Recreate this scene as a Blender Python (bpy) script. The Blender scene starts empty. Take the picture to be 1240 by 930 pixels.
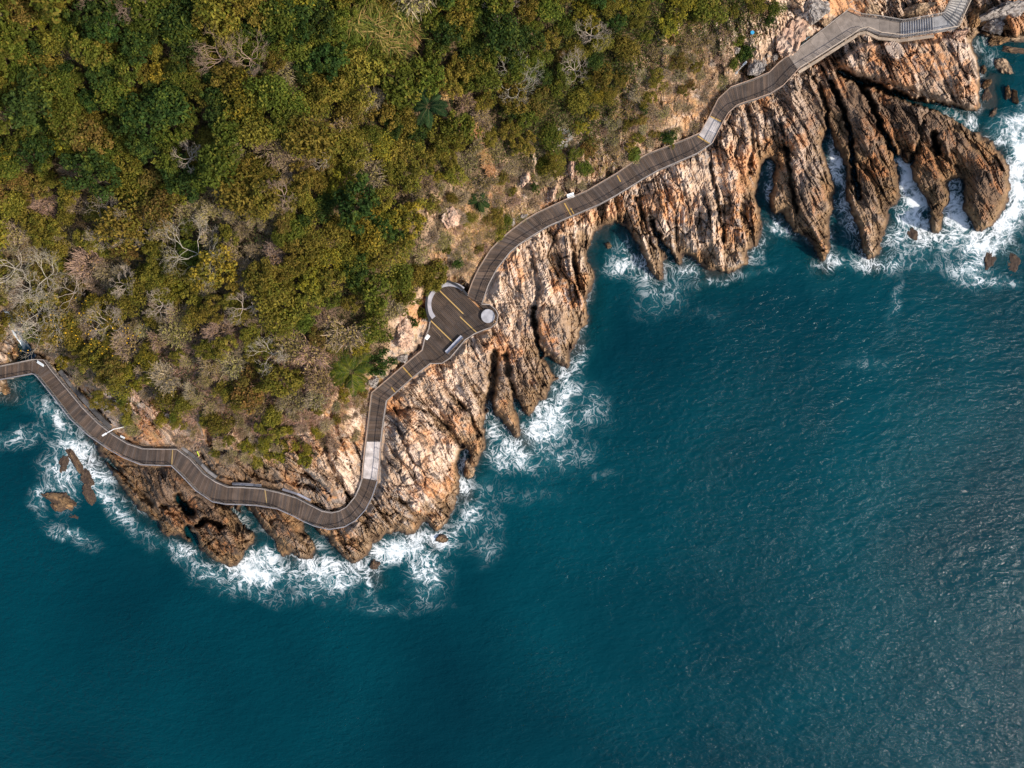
import bpy, math, random
import numpy as np
from mathutils import Vector

random.seed(7)
RNG = np.random.default_rng(7)
sc = bpy.context.scene
COL = sc.collection

# ------------------------------------------------------------------ camera, sky, sun, exposure
CAM_H = 140.0          # drone height above the sea
PXM = 0.16             # metres per photo pixel at sea level
cam_d = bpy.data.cameras.new('camera')
cam = bpy.data.objects.new('camera', cam_d)
COL.objects.link(cam)
cam.location = (0, 0, CAM_H)
cam.rotation_euler = (0, 0, 0)
cam_d.sensor_fit = 'HORIZONTAL'
cam_d.angle = 2 * math.atan(620 * PXM / CAM_H)
cam_d.clip_start = 1.0
cam_d.clip_end = 20000
sc.camera = cam

SUN_EL = math.radians(36)
SUN_AZ = math.radians(-25)      # measured from +X, counter-clockwise
sun_dir = Vector((math.cos(SUN_AZ) * math.cos(SUN_EL), math.sin(SUN_AZ) * math.cos(SUN_EL), math.sin(SUN_EL)))
world = bpy.data.worlds.new('World')
sc.world = world
world.use_nodes = True
wn = world.node_tree
sky = wn.nodes.new('ShaderNodeTexSky')
sky.sky_type = 'NISHITA'
sky.sun_disc = False
sky.sun_elevation = SUN_EL
sky.sun_rotation = math.atan2(sun_dir.x, sun_dir.y)
sky.air_density = 1.2
sky.dust_density = 2.0
bg = wn.nodes['Background']
bg.inputs[1].default_value = 0.145
wn.links.new(sky.outputs[0], bg.inputs[0])
sun_d = bpy.data.lights.new('sun', 'SUN')
sun_d.energy = 3.8
sun_d.angle = math.radians(2.5)
sun_d.color = (1.0, 0.91, 0.79)
sun = bpy.data.objects.new('sun', sun_d)
COL.objects.link(sun)
sun.rotation_euler = sun_dir.to_track_quat('Z', 'Y').to_euler()
sun.location = (60, -40, 120)
vs = sc.view_settings
vs.view_transform = 'Standard'
vs.look = 'None'
vs.gamma = 1.0
vs.use_curve_mapping = False
vs.exposure = 0.36
try:
    sc.cycles.max_bounces = 6
    sc.cycles.diffuse_bounces = 2
    sc.cycles.glossy_bounces = 2
    sc.cycles.transparent_max_bounces = 6
    sc.cycles.use_denoising = True
except Exception:
    pass

# ------------------------------------------------------------------ helpers
def W(px, py, z):
    """the place at height z that stands on the sight line of photo point (px, py)"""
    k = PXM * (CAM_H - z) / CAM_H
    return ((px - 620.0) * k, (465.0 - py) * k, z)

def tag(o, label=None, cat=None, group=None, kind=None):
    if label: o['label'] = label
    if cat: o['category'] = cat
    if group: o['group'] = group
    if kind: o['kind'] = kind
    return o

def empty(name, loc, label=None, cat=None, group=None, rz=0.0, scale=1.0):
    o = bpy.data.objects.new(name, None)
    COL.objects.link(o)
    o.empty_display_size = 0.5
    o.location = loc
    o.rotation_euler = (0, 0, rz)
    o.scale = (scale,) * 3 if not hasattr(scale, '__len__') else scale
    return tag(o, label, cat, group)

def link_mesh(name, me, parent=None, loc=(0, 0, 0)):
    o = bpy.data.objects.new(name, me)
    COL.objects.link(o)
    o.location = loc
    if parent is not None: o.parent = parent
    return o

def np_mesh(name, verts, loops, sizes, mat, vcol=None, fcol=None, attrs=None, smooth=False):
    """fast mesh from arrays; sizes = vertices per face (int or array)"""
    me = bpy.data.meshes.new(name)
    nv = len(verts)
    loops = np.asarray(loops, dtype=np.int32).ravel()
    if isinstance(sizes, int):
        nf = len(loops) // sizes
        starts = np.arange(nf, dtype=np.int32) * sizes
        totals = np.full(nf, sizes, np.int32)
    else:
        totals = np.asarray(sizes, np.int32)
        nf = len(totals)
        starts = np.concatenate([[0], np.cumsum(totals)[:-1]]).astype(np.int32)
    me.vertices.add(nv)
    me.vertices.foreach_set('co', np.asarray(verts, np.float32).ravel())
    me.loops.add(len(loops))
    me.loops.foreach_set('vertex_index', loops)
    me.polygons.add(nf)
    me.polygons.foreach_set('loop_start', starts)
    me.polygons.foreach_set('loop_total', totals)
    me.polygons.foreach_set('use_smooth', np.full(nf, smooth, bool))
    me.update(calc_edges=True)
    if vcol is not None:
        a = me.attributes.new('Col', 'FLOAT_COLOR', 'POINT')
        c = np.ones((nv, 4), np.float32); c[:, :3] = vcol
        a.data.foreach_set('color', c.ravel())
    if fcol is not None:
        a = me.attributes.new('Col', 'FLOAT_COLOR', 'FACE')
        c = np.ones((nf, 4), np.float32); c[:, :3] = fcol
        a.data.foreach_set('color', c.ravel())
    for k, v in (attrs or {}).items():
        a = me.attributes.new(k, 'FLOAT', 'POINT')
        a.data.foreach_set('value', np.asarray(v, np.float32))
    if mat: me.materials.append(mat)
    return me

def shade(col, lo, hi=None):
    k = random.uniform(lo, hi) if hi is not None else random.choice(lo)
    return tuple(q * k for q in col)

class MB:
    """collects boxes, bars, tubes and prisms (world space) into one mesh"""
    def __init__(s): s.v = []; s.f = []; s.c = []
    def add(s, vs_, fs, col=(1, 1, 1)):
        n = len(s.v); s.v += [tuple(p) for p in vs_]
        for f in fs: s.f.append(tuple(n + i for i in f)); s.c.append(col)
    def prism(s, bottom, top, col=(1, 1, 1)):
        n = len(bottom)
        fs = [tuple(range(n - 1, -1, -1)), tuple(range(n, 2 * n))]
        fs += [(i, (i + 1) % n, n + (i + 1) % n, n + i) for i in range(n)]
        s.add(list(bottom) + list(top), fs, col)
    def slab(s, pts, z0, z1, col=(1, 1, 1)):
        s.prism([(p[0], p[1], z0) for p in pts], [(p[0], p[1], z1) for p in pts], col)
    def bar(s, a, b, w, h, col=(1, 1, 1), up=(0, 0, 1)):
        a = Vector(a); b = Vector(b); d = (b - a)
        if d.length < 1e-6: return
        d.normalize(); upv = Vector(up)
        sd = d.cross(upv)
        if sd.length < 1e-3: sd = d.cross(Vector((1, 0, 0)))
        sd.normalize(); u2 = sd.cross(d).normalized()
        q = [(-1, -1), (1, -1), (1, 1), (-1, 1)]
        A = [a + sd * (x * w / 2) + u2 * (y * h / 2) for x, y in q]
        B = [b + sd * (x * w / 2) + u2 * (y * h / 2) for x, y in q]
        s.add(A + B, [(3, 2, 1, 0), (4, 5, 6, 7)] + [(i, (i + 1) % 4, 4 + (i + 1) % 4, 4 + i) for i in range(4)], col)
    def tube(s, pts, rad, n=6, col=(1, 1, 1)):
        pts = [Vector(p) for p in pts]
        if not hasattr(rad, '__len__'): rad = [rad] * len(pts)
        rings = []
        for i, p in enumerate(pts):
            d = (pts[min(i + 1, len(pts) - 1)] - pts[max(i - 1, 0)])
            if d.length < 1e-9: d = Vector((0, 0, 1))
            d.normalize()
            a = d.cross(Vector((0.31, 0.2, 0.93)))
            if a.length < 1e-3: a = d.cross(Vector((1, 0, 0)))
            a.normalize(); b = d.cross(a)
            rings.append([p + (a * math.cos(2 * math.pi * k / n) + b * math.sin(2 * math.pi * k / n)) * rad[i] for k in range(n)])
        vs_ = [p for r in rings for p in r]
        fs = []
        for i in range(len(rings) - 1):
            for k in range(n):
                fs.append((i * n + k, i * n + (k + 1) % n, (i + 1) * n + (k + 1) % n, (i + 1) * n + k))
        fs.append(tuple(range(n - 1, -1, -1)))
        m = (len(rings) - 1) * n
        fs.append(tuple(m + k for k in range(n)))
        s.add(vs_, fs, col)
    def mesh(s, name, mat, origin=(0, 0, 0), smooth=False):
        v = np.array(s.v, np.float64) - np.array(origin)
        loops = np.array([i for f in s.f for i in f], np.int32)
        return np_mesh(name, v, loops, np.array([len(f) for f in s.f]), mat, fcol=np.array(s.c, np.float32), smooth=smooth)
    def build(s, name, mat, parent=None, origin=None, smooth=False):
        """origin: world place of the thing the part hangs on"""
        if origin is None: origin = tuple(parent.location) if parent is not None else (0, 0, 0)
        me = s.mesh(name, mat, origin, smooth)
        return link_mesh(name, me, parent, (0, 0, 0) if parent is not None else origin)

# ---- noise
_perm = np.random.default_rng(11).permutation(4096).astype(np.int64)
_g = np.random.default_rng(12).random(4096) * 2 * np.pi
_gx, _gy = np.cos(_g), np.sin(_g)
def _h(ix, iy, seed):
    return _perm[(_perm[(ix + seed * 131) & 4095] + iy) & 4095]
def perlin(x, y, seed=0):
    xi = np.floor(x).astype(np.int64); yi = np.floor(y).astype(np.int64)
    xf = x - xi; yf = y - yi
    u = xf * xf * xf * (xf * (xf * 6 - 15) + 10); v = yf * yf * yf * (yf * (yf * 6 - 15) + 10)
    def gr(dx, dy):
        h = _h(xi + dx, yi + dy, seed)
        return _gx[h] * (xf - dx) + _gy[h] * (yf - dy)
    a = gr(0, 0); b = gr(1, 0); c = gr(0, 1); d = gr(1, 1)
    return (a + u * (b - a) + v * ((c + u * (d - c)) - (a + u * (b - a)))) * 1.5
def fbm(x, y, seed=0, oct=4, gain=0.5):
    t = 0.0; a = 1.0; f = 1.0
    for i in range(oct):
        t = t + a * perlin(x * f, y * f, seed + i * 17); a *= gain; f *= 2.03
    return t
def rnd(ix, iy, seed):
    return _h(ix.astype(np.int64), iy.astype(np.int64), seed) / 4095.0
def worley(x, y, seed=0):
    xi = np.floor(x).astype(np.int64); yi = np.floor(y).astype(np.int64)
    f1 = np.full(x.shape, 9.0); f2 = np.full(x.shape, 9.0); idn = np.zeros(x.shape)
    for dx in (-1, 0, 1):
        for dy in (-1, 0, 1):
            cx = xi + dx; cy = yi + dy
            h = _h(cx, cy, seed); h2 = _perm[(h + 777) & 4095]
            d = np.hypot(cx + h / 4095.0 - x, cy + h2 / 4095.0 - y)
            m = d < f1
            f2 = np.where(m, f1, np.minimum(f2, d))
            idn = np.where(m, _perm[(h + 99) & 4095] / 4095.0, idn)
            f1 = np.where(m, d, f1)
    return f1, f2, idn
def facets(x, y, seed):
    """flat tilted facets: each cell of an uneven net has a plane of its own"""
    xi = np.floor(x).astype(np.int64); yi = np.floor(y).astype(np.int64)
    f1 = np.full(x.shape, 9.0); out = np.zeros(x.shape)
    for dx in (-1, 0, 1):
        for dy in (-1, 0, 1):
            h = _h(xi + dx, yi + dy, seed); h2 = _perm[(h + 777) & 4095]
            ox = x - (xi + dx + h / 4095.0); oy = y - (yi + dy + h2 / 4095.0)
            d = np.abs(ox) * 0.8 + np.abs(oy) * 0.9 + 0.25 * (ox * oy)
            g1 = _perm[(h + 1500) & 4095] / 2047.5 - 1; g2 = _perm[(h + 2500) & 4095] / 2047.5 - 1; g0 = _perm[(h + 3300) & 4095] / 4095.0 - .5
            m = d < f1
            out = np.where(m, g0 + 1.1 * g1 * ox + 1.1 * g2 * oy, out)
            f1 = np.where(m, d, f1)
    return out
def sstep(a, b, x):
    t = np.clip((x - a) / (b - a), 0, 1)
    return t * t * (3 - 2 * t)
def in_poly(px, py, poly):
    poly = np.asarray(poly, float); ins = np.zeros(px.shape, bool)
    x1, y1 = poly[-1]
    for x2, y2 in poly:
        if y1 != y2:
            c = ((y2 > py) != (y1 > py)) & (px < (x1 - x2) * (py - y2) / (y1 - y2) + x2)
            ins ^= c
        x1, y1 = x2, y2
    return ins
def seg_dist(px, py, line, closed=False, vals=None):
    """distance to a polyline, and the value carried along it at the nearest place"""
    line = np.asarray(line, float)
    best = np.full(px.shape, 1e9); bv = np.zeros(px.shape)
    n = len(line)
    for i in range(n if closed else n - 1):
        a = line[i]; b = line[(i + 1) % n]
        dx, dy = b - a
        L2 = dx * dx + dy * dy
        t = np.clip(((px - a[0]) * dx + (py - a[1]) * dy) / max(L2, 1e-9), 0, 1)
        d = (px - a[0] - t * dx) ** 2 + (py - a[1] - t * dy) ** 2
        m = d < best
        best = np.where(m, d, best)
        if vals is not None: bv = np.where(m, vals[i] + t * (vals[(i + 1) % n] - vals[i]), bv)
    best = np.sqrt(best)
    return (best, bv) if vals is not None else best
def gauss(px, py, items):
    """items: (cx, cy, r, strength)"""
    t = np.zeros(np.shape(px))
    for cx, cy, r, s in items:
        t = t + s * np.exp(-((px - cx) ** 2 + (py - cy) ** 2) / (2.0 * r * r) * 1.6)
    return t

# ---- materials
def new_mat(name):
    m = bpy.data.materials.new(name); m.use_nodes = True
    nt = m.node_tree
    return m, nt, nt.nodes['Principled BSDF']
def col_mat(name, rough=0.8, noise=0.25, scale=6.0, bump=0.0, bscale=20.0, tint=None, objvar=0.0, transl=0.0, spec=0.3):
    """colour from the mesh's own Col attribute, varied by noise and per object"""
    m, nt, p = new_mat(name)
    N = nt.nodes.new; L = nt.links.new
    at = N('ShaderNodeAttribute'); at.attribute_name = 'Col'
    geo = N('ShaderNodeNewGeometry')
    nz = N('ShaderNodeTexNoise'); nz.inputs['Scale'].default_value = scale; nz.inputs['Detail'].default_value = 5
    L(geo.outputs['Position'], nz.inputs['Vector'])
    mr = N('ShaderNodeMapRange'); mr.inputs[1].default_value = 0.25; mr.inputs[2].default_value = 0.75
    mr.inputs[3].default_value = 1 - noise; mr.inputs[4].default_value = 1 + noise
    L(nz.outputs['Fac'], mr.inputs[0])
    mul = N('ShaderNodeVectorMath'); mul.operation = 'SCALE'
    L(at.outputs['Color'], mul.inputs[0]); L(mr.outputs[0], mul.inputs['Scale'])
    out = mul.outputs[0]
    if objvar:
        oi = N('ShaderNodeObjectInfo')
        hs = N('ShaderNodeHueSaturation')
        a = N('ShaderNodeMapRange'); a.inputs[3].default_value = 0.5 - 0.035 * objvar; a.inputs[4].default_value = 0.5 + 0.035 * objvar
        L(oi.outputs['Random'], a.inputs[0]); L(a.outputs[0], hs.inputs['Hue'])
        w = N('ShaderNodeTexWhiteNoise'); w.noise_dimensions = '1D'; L(oi.outputs['Random'], w.inputs['W'])
        b = N('ShaderNodeMapRange'); b.inputs[3].default_value = 1 - 0.38 * objvar; b.inputs[4].default_value = 1 + 0.42 * objvar
        L(w.outputs['Value'], b.inputs[0]); L(b.outputs[0], hs.inputs['Value'])
        L(out, hs.inputs['Color']); out = hs.outputs['Color']
    L(out, p.inputs['Base Color'])
    p.inputs['Roughness'].default_value = rough
    p.inputs['Specular IOR Level'].default_value = spec
    if bump:
        n2 = N('ShaderNodeTexNoise'); n2.inputs['Scale'].default_value = bscale; n2.inputs['Detail'].default_value = 6
        n2.inputs['Roughness'].default_value = 0.65
        L(geo.outputs['Position'], n2.inputs['Vector'])
        bp = N('ShaderNodeBump'); bp.inputs['Strength'].default_value = bump; bp.inputs['Distance'].default_value = 0.15
        L(n2.outputs['Fac'], bp.inputs['Height']); L(bp.outputs['Normal'], p.inputs['Normal'])
    if transl:
        tr = N('ShaderNodeBsdfTranslucent'); L(out, tr.inputs['Color'])
        mx = N('ShaderNodeMixShader'); mx.inputs[0].default_value = transl
        L(p.outputs[0], mx.inputs[1]); L(tr.outputs[0], mx.inputs[2])
        L(mx.outputs[0], nt.nodes['Material Output'].inputs['Surface'])
    return m

M_ROCK = col_mat('weathered_rock', rough=0.85, noise=0.26, scale=2.6, bump=0.4, bscale=4.5)
M_SOIL = col_mat('hillside_soil', rough=0.95, noise=0.5, scale=1.5, bump=0.6, bscale=4)
M_LEAF = col_mat('leaves', rough=0.65, noise=0.15, scale=1.0, objvar=0.5, transl=0.3, spec=0.12)
M_DRY = col_mat('dry_twigs', rough=0.9, noise=0.25, scale=1.2, objvar=0.6)
M_BARK = col_mat('bark', rough=0.9, noise=0.3, scale=5)
M_WOOD = col_mat('deck_boards', rough=0.75, noise=0.34, scale=0.55)
M_RAIL = col_mat('weathered_timber_rail', rough=0.6, noise=0.25, scale=1.0)
M_CONC = col_mat('pale_concrete', rough=0.85, noise=0.34, scale=0.9, bump=0.15, bscale=10)
M_PAINT = col_mat('painted_surface', rough=0.5, noise=0.06, scale=3)
M_METAL = col_mat('galvanised_metal', rough=0.4, noise=0.1, scale=3)

# ------------------------------------------------------------------ traced outlines (photo points)
COAST = [(-2600, 560), (-900, 530), (-250, 505), (-60, 500), (-20, 492), (4, 474), (8, 458), (16, 446), (24, 432), (28, 418), (34, 418), (40, 436), (48, 447), (58, 458),
 (72, 478), (87, 499), (100, 519), (112, 535), (123, 553), (137, 575), (150, 595), (165, 613), (179, 625), (190, 633), (200, 648), (223, 652),
 (241, 663), (258, 678), (283, 687), (296, 674), (303, 661), (309, 652), (304, 640), (296, 626), (289, 614), (295, 611), (305, 621), (316, 636), (327, 650), (342, 663), (357, 673), (367, 678),
 (380, 676), (383, 664), (377, 653), (371, 644), (366, 631), (373, 631), (385, 644), (396, 652), (410, 669), (418, 676), (428, 683), (435, 679), (443, 674),
 (450, 666), (450, 656), (460, 654), (470, 645), (480, 643), (493, 649), (503, 645), (514, 631), (522, 639), (530, 643), (540, 637), (545, 625),
 (552, 612), (557, 595), (557, 575), (555, 560), (558, 549), (562, 541), (567, 543), (570, 552), (565, 560), (561, 570), (566, 581), (575, 569), (579, 557), (587, 545), (588, 531), (587, 512), (588, 496),
 (597, 501), (609, 512), (618, 524), (626, 530), (631, 522), (631, 512), (626, 501), (625, 494), (635, 499), (640, 504), (648, 499), (652, 484),
 (663, 484), (665, 472), (669, 462), (675, 462), (676, 457), (669, 449), (662, 439), (658, 431), (669, 436), (680, 443), (689, 447), (691, 439),
 (690, 427), (696, 423), (701, 411), (703, 401), (710, 394), (711, 383), (712, 363), (720, 340), (719, 328), (712, 315), (714, 300), (720, 283),
 (730, 274), (745, 270), (757, 275), (767, 288), (777, 303), (782, 318), (786, 330), (800, 342), (804, 333), (804, 318), (807, 310), (817, 315),
 (823, 321), (827, 309), (832, 309), (840, 313), (847, 318), (855, 328), (870, 328), (881, 333), (890, 327), (905, 320), (907, 305), (920, 293), (924, 270), (920, 258),
 (917, 240), (918, 222), (921, 206), (926, 196), (932, 190), (938, 198), (937, 215), (934, 230), (931, 246), (936, 259), (942, 262), (948, 258), (955, 272),
 (962, 282), (975, 287), (985, 297), (990, 310), (997, 317), (1003, 308), (1007, 295), (1005, 280), (1006, 262), (1010, 245), (1012, 225), (1006, 205),
 (998, 190), (996, 175), (1001, 161), (1006, 163), (1012, 178), (1022, 195), (1025, 210), (1023, 228), (1026, 242), (1031, 258), (1037, 272), (1041, 283), (1043, 297),
 (1048, 312), (1055, 315), (1062, 308), (1067, 300), (1070, 285), (1076, 270), (1078, 253), (1086, 248), (1090, 233), (1089, 215), (1087, 202), (1092, 197),
 (1100, 200), (1106, 215), (1113, 230), (1121, 240), (1126, 255), (1124, 268), (1127, 280), (1136, 284), (1141, 270), (1143, 256), (1150, 246), (1151, 233), (1149, 222),
 (1158, 216), (1167, 219), (1167, 235), (1167, 253), (1175, 268), (1183, 279), (1192, 280), (1205, 270), (1215, 257), (1221, 243), (1224, 213), (1218, 193), (1208, 181),
 (1199, 170), (1190, 163), (1178, 152), (1166, 143), (1156, 133), (1148, 125), (1158, 128), (1172, 135), (1182, 135), (1187, 128), (1185, 110), (1187, 88), (1183, 66), (1175, 54),
 (1178, 46), (1186, 42), (1196, 46), (1208, 43), (1222, 47), (1245, 44), (1300, 40), (1500, 5), (2000, -60), (3600, -200), (3600, -2700), (-2600, -2700)]

FOREST = [(-2600, 430), (-100, 425), (2, 420), (10, 380), (20, 385), (40, 425), (62, 437), (92, 466), (125, 474), (160, 474), (200, 492), (215, 506), (235, 505), (255, 516), (300, 524),
 (330, 534), (350, 524), (365, 508), (400, 488), (438, 474), (462, 440), (474, 428), (474, 395), (500, 372), (515, 352), (535, 338), (520, 300), (518, 250),
 (545, 232), (560, 246), (580, 236), (600, 210), (620, 195), (660, 182), (680, 165), (720, 160), (745, 130), (757, 100), (785, 60), (805, 36), (850, 26),
 (900, 22), (930, 18), (940, -60), (980, -300), (1300, -900), (1500, -2700), (-2600, -2700)]

# boardwalk edges: (landward x, y, seaward x, y, height)
LOWER = [(-130, 469, -130, 485, 3.6), (0, 444.5, 0, 460.5, 3.6), (44, 435.5, 43, 452.5, 3.6), (57, 436, 46, 453.5, 3.6), (65, 447, 49, 456, 3.6), (84, 470, 69, 481, 3.6), (103, 493, 89, 507, 3.7),
 (122, 512, 110, 526, 3.7), (140, 526, 133, 542, 3.8), (158, 537, 152, 553, 3.8), (176, 543, 174, 562, 3.9), (200, 543.5, 198, 563, 3.9), (217, 543.5, 210.5, 563, 4.0),
 (233, 555.5, 221, 573, 4.0), (249, 573, 240, 593, 4.0), (264, 583, 260, 606.5, 4.1), (278, 589, 276, 609.5, 4.1), (296, 589.5, 294, 610, 4.1), (318, 591, 313, 611, 4.1),
 (341, 596, 338, 615, 4.2), (361, 602, 358, 624, 4.2), (376, 610, 369, 630, 4.2), (392, 618, 383, 636, 4.2), (403, 620, 400, 640, 4.2), (412, 618, 418, 637, 4.2),
 (421, 613, 432, 629, 4.3), (431, 601, 444, 616, 4.3), (436.5, 589, 452, 600, 4.4), (439.5, 579, 458, 582, 4.4)]
RAMP_A = [(439.5, 579, 458, 582, 4.4), (441, 560, 460.5, 560, 4.9), (444, 535, 462, 535, 5.5)]
MIDDLE = [(444, 535, 462, 535, 5.5), (447, 510, 465, 510, 5.7), (451, 475.5, 469, 485, 5.8), (469.5, 460, 484.5, 471.5, 5.9), (488, 444, 500, 457.5, 5.9), (512, 424, 522, 440, 6.0)]
UPPER = [(566.5, 358.5, 583.5, 369, 6.0), (572, 343, 592, 345, 6.0), (580, 326, 602, 326, 6.1), (594, 303.5, 618, 306, 6.1), (606, 291, 628, 297.5, 6.2), (619, 280, 640, 289.5, 6.2), (635, 268, 652, 282, 6.3),
 (650, 259, 664, 275, 6.3), (682.5, 244, 692, 263, 6.4), (710, 232.5, 725, 249, 6.5), (728, 222, 742, 240, 6.5), (745, 212, 757, 231, 6.6), (764, 199, 778, 218, 6.6), (783, 188, 796, 208, 6.7),
 (810, 178, 818, 198.5, 6.8), (835, 168, 842, 188, 6.9), (846, 163, 861, 175, 6.9)]
RAMP_B = [(846, 163, 861, 175, 6.9), (859, 140.5, 874, 149, 7.7)]
TOP = [(859, 140.5, 874, 149, 7.7), (868, 122, 880, 139, 7.7), (883, 108, 890, 130, 7.8), (897, 103, 900, 126, 7.8), (911, 98, 912, 122.5, 7.8), (929.5, 90, 930, 116, 7.9), (942, 77.5, 946, 106, 7.9), (955, 68, 966, 84.5, 8.0)]
CONC1 = [(955, 68, 966, 84.5, 8.0), (980, 49.5, 994, 67, 8.1), (1026, 13.5, 1039, 38, 8.2), (1040, 20, 1048, 36, 8.2), (1065, 23, 1064, 42.5, 8.2), (1090, 27.5, 1090, 45.5, 8.2)]
STAIR1 = [(1090, 27.5, 1090, 45.5, 8.2), (1131, 20.5, 1132, 39.5, 9.6)]
LAND1 = [(1131, 20.5, 1132, 39.5, 9.6), (1140.5, 18.5, 1157, 35, 9.6)]
STAIR2 = [(1140.5, 18.5, 1157, 35, 9.6), (1150.5, 0, 1173, 0, 11.2), (1173, -45, 1196, -45, 14.4)]
PLAT = [(512, 424), (515, 411), (520, 398), (521.5, 390), (518, 378), (517, 369), (518, 359), (524, 350.5), (530, 346), (536, 343), (543, 341.5), (552, 345), (559, 349.5), (566.5, 358.5),
 (583.5, 369), (593, 369.5), (600, 375), (603.5, 382), (601.5, 391), (595, 397), (586, 400), (575, 404.5), (563.5, 412), (552, 426), (545, 434), (536, 440), (529, 440.5), (522, 440)]
PATH = [((a + c) / 2, (b + d) / 2, z) for sec in (LOWER, RAMP_A, MIDDLE) for a, b, c, d, z in sec]
PATH += [(535, 410, 6.0), (560, 385, 6.0)]
PATH += [((a + c) / 2, (b + d) / 2, z) for sec in (UPPER, RAMP_B, TOP, CONC1, STAIR1, LAND1, STAIR2) for a, b, c, d, z in sec]

# ------------------------------------------------------------------ terrain height field
ST = 1.15
def axis(lo, hi, far_lo, far_hi):
    mid = list(np.arange(lo, hi, ST)); a = []; x = lo; s = ST
    while x > far_lo: s *= 1.12; x -= s; a.append(x)
    b = []; x = mid[-1]; s = ST
    while x < far_hi: s *= 1.12; x += s; b.append(x)
    return np.array(a[::-1] + mid + b)
xs = axis(-40, 1285, -2400, 3400)
ys = axis(-35, 735, -2400, 900)
PX, PY = np.meshgrid(xs, ys)
NR, NC = PX.shape
# coarse fields on every third grid point, spread by index
ci = np.unique(np.append(np.arange(0, NR, 3), NR - 1)); cj = np.unique(np.append(np.arange(0, NC, 3), NC - 1))
CX, CY = PX[np.ix_(ci, cj)], PY[np.ix_(ci, cj)]
def spread(F):
    tmp = np.empty((len(ci), NC)); k = np.arange(NC)
    for r in range(len(ci)): tmp[r] = np.interp(k, cj, F[r])
    i = np.searchsorted(ci, np.arange(NR), side='right') - 1
    i = np.clip(i, 0, len(ci) - 2)
    t = ((np.arange(NR) - ci[i]) / (ci[i + 1] - ci[i]))[:, None]
    return tmp[i] * (1 - t) + tmp[i + 1] * t
def signed(poly):
    d = seg_dist(CX, CY, poly, closed=True)
    return np.where(in_poly(CX, CY, poly), d, -d)
D0 = spread(signed(COAST))
FD = spread(np.clip(signed(FOREST), -400, 400))
path2 = [(p[0], p[1]) for p in PATH]; pathz = [p[2] for p in PATH]
pd_, pz_ = seg_dist(CX, CY, path2, vals=pathz)
pl = seg_dist(CX, CY, PLAT, closed=True); pin = in_poly(CX, CY, PLAT)
pl = np.where(pin, 0, pl)
pm = pl + 10 < pd_
PDIST = spread(np.minimum(pd_, pl + 10)); PZ = spread(np.where(pm, 6.0, pz_))
landp = path2 + [(1300, -300), (1300, -2700), (-2600, -2700), (-2600, 470)]
LANDWARD = spread(in_poly(CX, CY, landp).astype(float))

FDn = FD + 9 * fbm(PX / 26, PY / 26, 5, 3)
forest = sstep(-3, 6, FDn)
D = D0 + (2.6 * perlin(PX / 13, PY / 13, 31) + 1.7 * perlin(PX / 5, PY / 5, 32)) * np.exp(-np.abs(D0) / 25)
dl = np.maximum(D, 0)
steep = 3.5 + 3.0 * (perlin(PX / 60, PY / 60, 41) + 0.6)
H0 = 2.5 * (1 - np.exp(-dl / np.maximum(steep * .7, 1.2))) + 4.2 * (1 - np.exp(-dl / 55.0))
H0 += 40 * (1 - np.exp(-np.maximum(dl - 105, 0) / 640.0))
H0 += LANDWARD * 5.0 * (1 - np.exp(-np.maximum(PDIST - 11, 0) / 32.0)) * (1 - 0.0 * forest)

# the drop under the sea with drowned ledges
DROWNED = [(100, 650, 22, 2.2), (62, 625, 18, 2.0), (455, 700, 18, 2.6), (470, 715, 16, 2.0), (400, 690, 14, 1.6), (530, 655, 10, 2.2), (1205, 325, 22, 3.0), (1230, 300, 16, 2.6),
           (1110, 290, 16, 1.8), (1185, 110, 16, 2.8), (1205, 130, 14, 2.0), (1220, 95, 22, 2.6), (690, 515, 14, 1.6), (640, 540, 14, 2.0), (570, 600, 12, 2.0), (520, 665, 14, 1.6), (735, 295, 12, 2.0),
           (20, 480, 16, 2.2), (850, 340, 20, 1.2), (1000, 330, 12, 1.6), (705, 420, 10, 1.8), (110, 560, 16, 2.4), (1060, 325, 14, 1.6), (350, 690, 14, 1.4)]
sea = np.maximum(-D, 0)
HS = -0.45 - 0.085 * sea - 1.1 * (1 - np.exp(-sea / 10.0)) + 0.9 * fbm(PX / 22, PY / 22, 51, 3) * np.exp(-sea / 40)
HS += gauss(PX, PY, DROWNED)
HS = np.clip(HS, -9.0, -0.22)

# rock fabric: tilted layers, joints and blocks along three strike directions
def wg(items):
    t = np.zeros(PX.shape) + 1e-5
    for cx, cy, r in items: t += np.exp(-((PX - cx) ** 2 + (PY - cy) ** 2) / (2.0 * r * r))
    return t
wa = wg([(150, 540, 90), (300, 560, 100), (420, 560, 80), (520, 600, 70), (520, 520, 45), (250, 640, 90)])
wb = wg([(590, 470, 55), (640, 440, 50), (950, 220, 60), (1080, 200, 70), (1150, 210, 80), (1120, 80, 70), (1020, 130, 50), (560, 440, 40)])
wc = wg([(650, 330, 70), (700, 240, 60), (800, 250, 70), (880, 240, 60), (860, 110, 60), (740, 190, 60)])
wt = wa + wb + wc
amp = np.clip(0.85 + 0.75 * perlin(PX / 48, PY / 48, 61), 0.25, 1.5)
smooth_spots = gauss(PX, PY, [(1130, 85, 36, .45), (850, 190, 30, .35), (620, 330, 24, .35), (540, 560, 22, .4), (500, 545, 22, 0.75), (490, 500, 12, 0.5), (1190, 235, 22, 0.8), (668, 392, 18, 0.5), (560, 455, 14, 0.4)])
amp = amp * (1 - np.clip(smooth_spots, 0, 0.85))
ribs = np.clip(gauss(PX, PY, [(1000, 210, 70, .7), (1080, 190, 80, .9), (1180, 220, 70, .9), (1120, 85, 60, .8), (1040, 120, 50, .7)]), 0, 1)
amp = amp * (1 - 0.25 * ribs)
ROCK = np.zeros(PX.shape); TINT = np.zeros(PX.shape); STREAK = np.zeros(PX.shape); CRACK = np.zeros(PX.shape)
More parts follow.
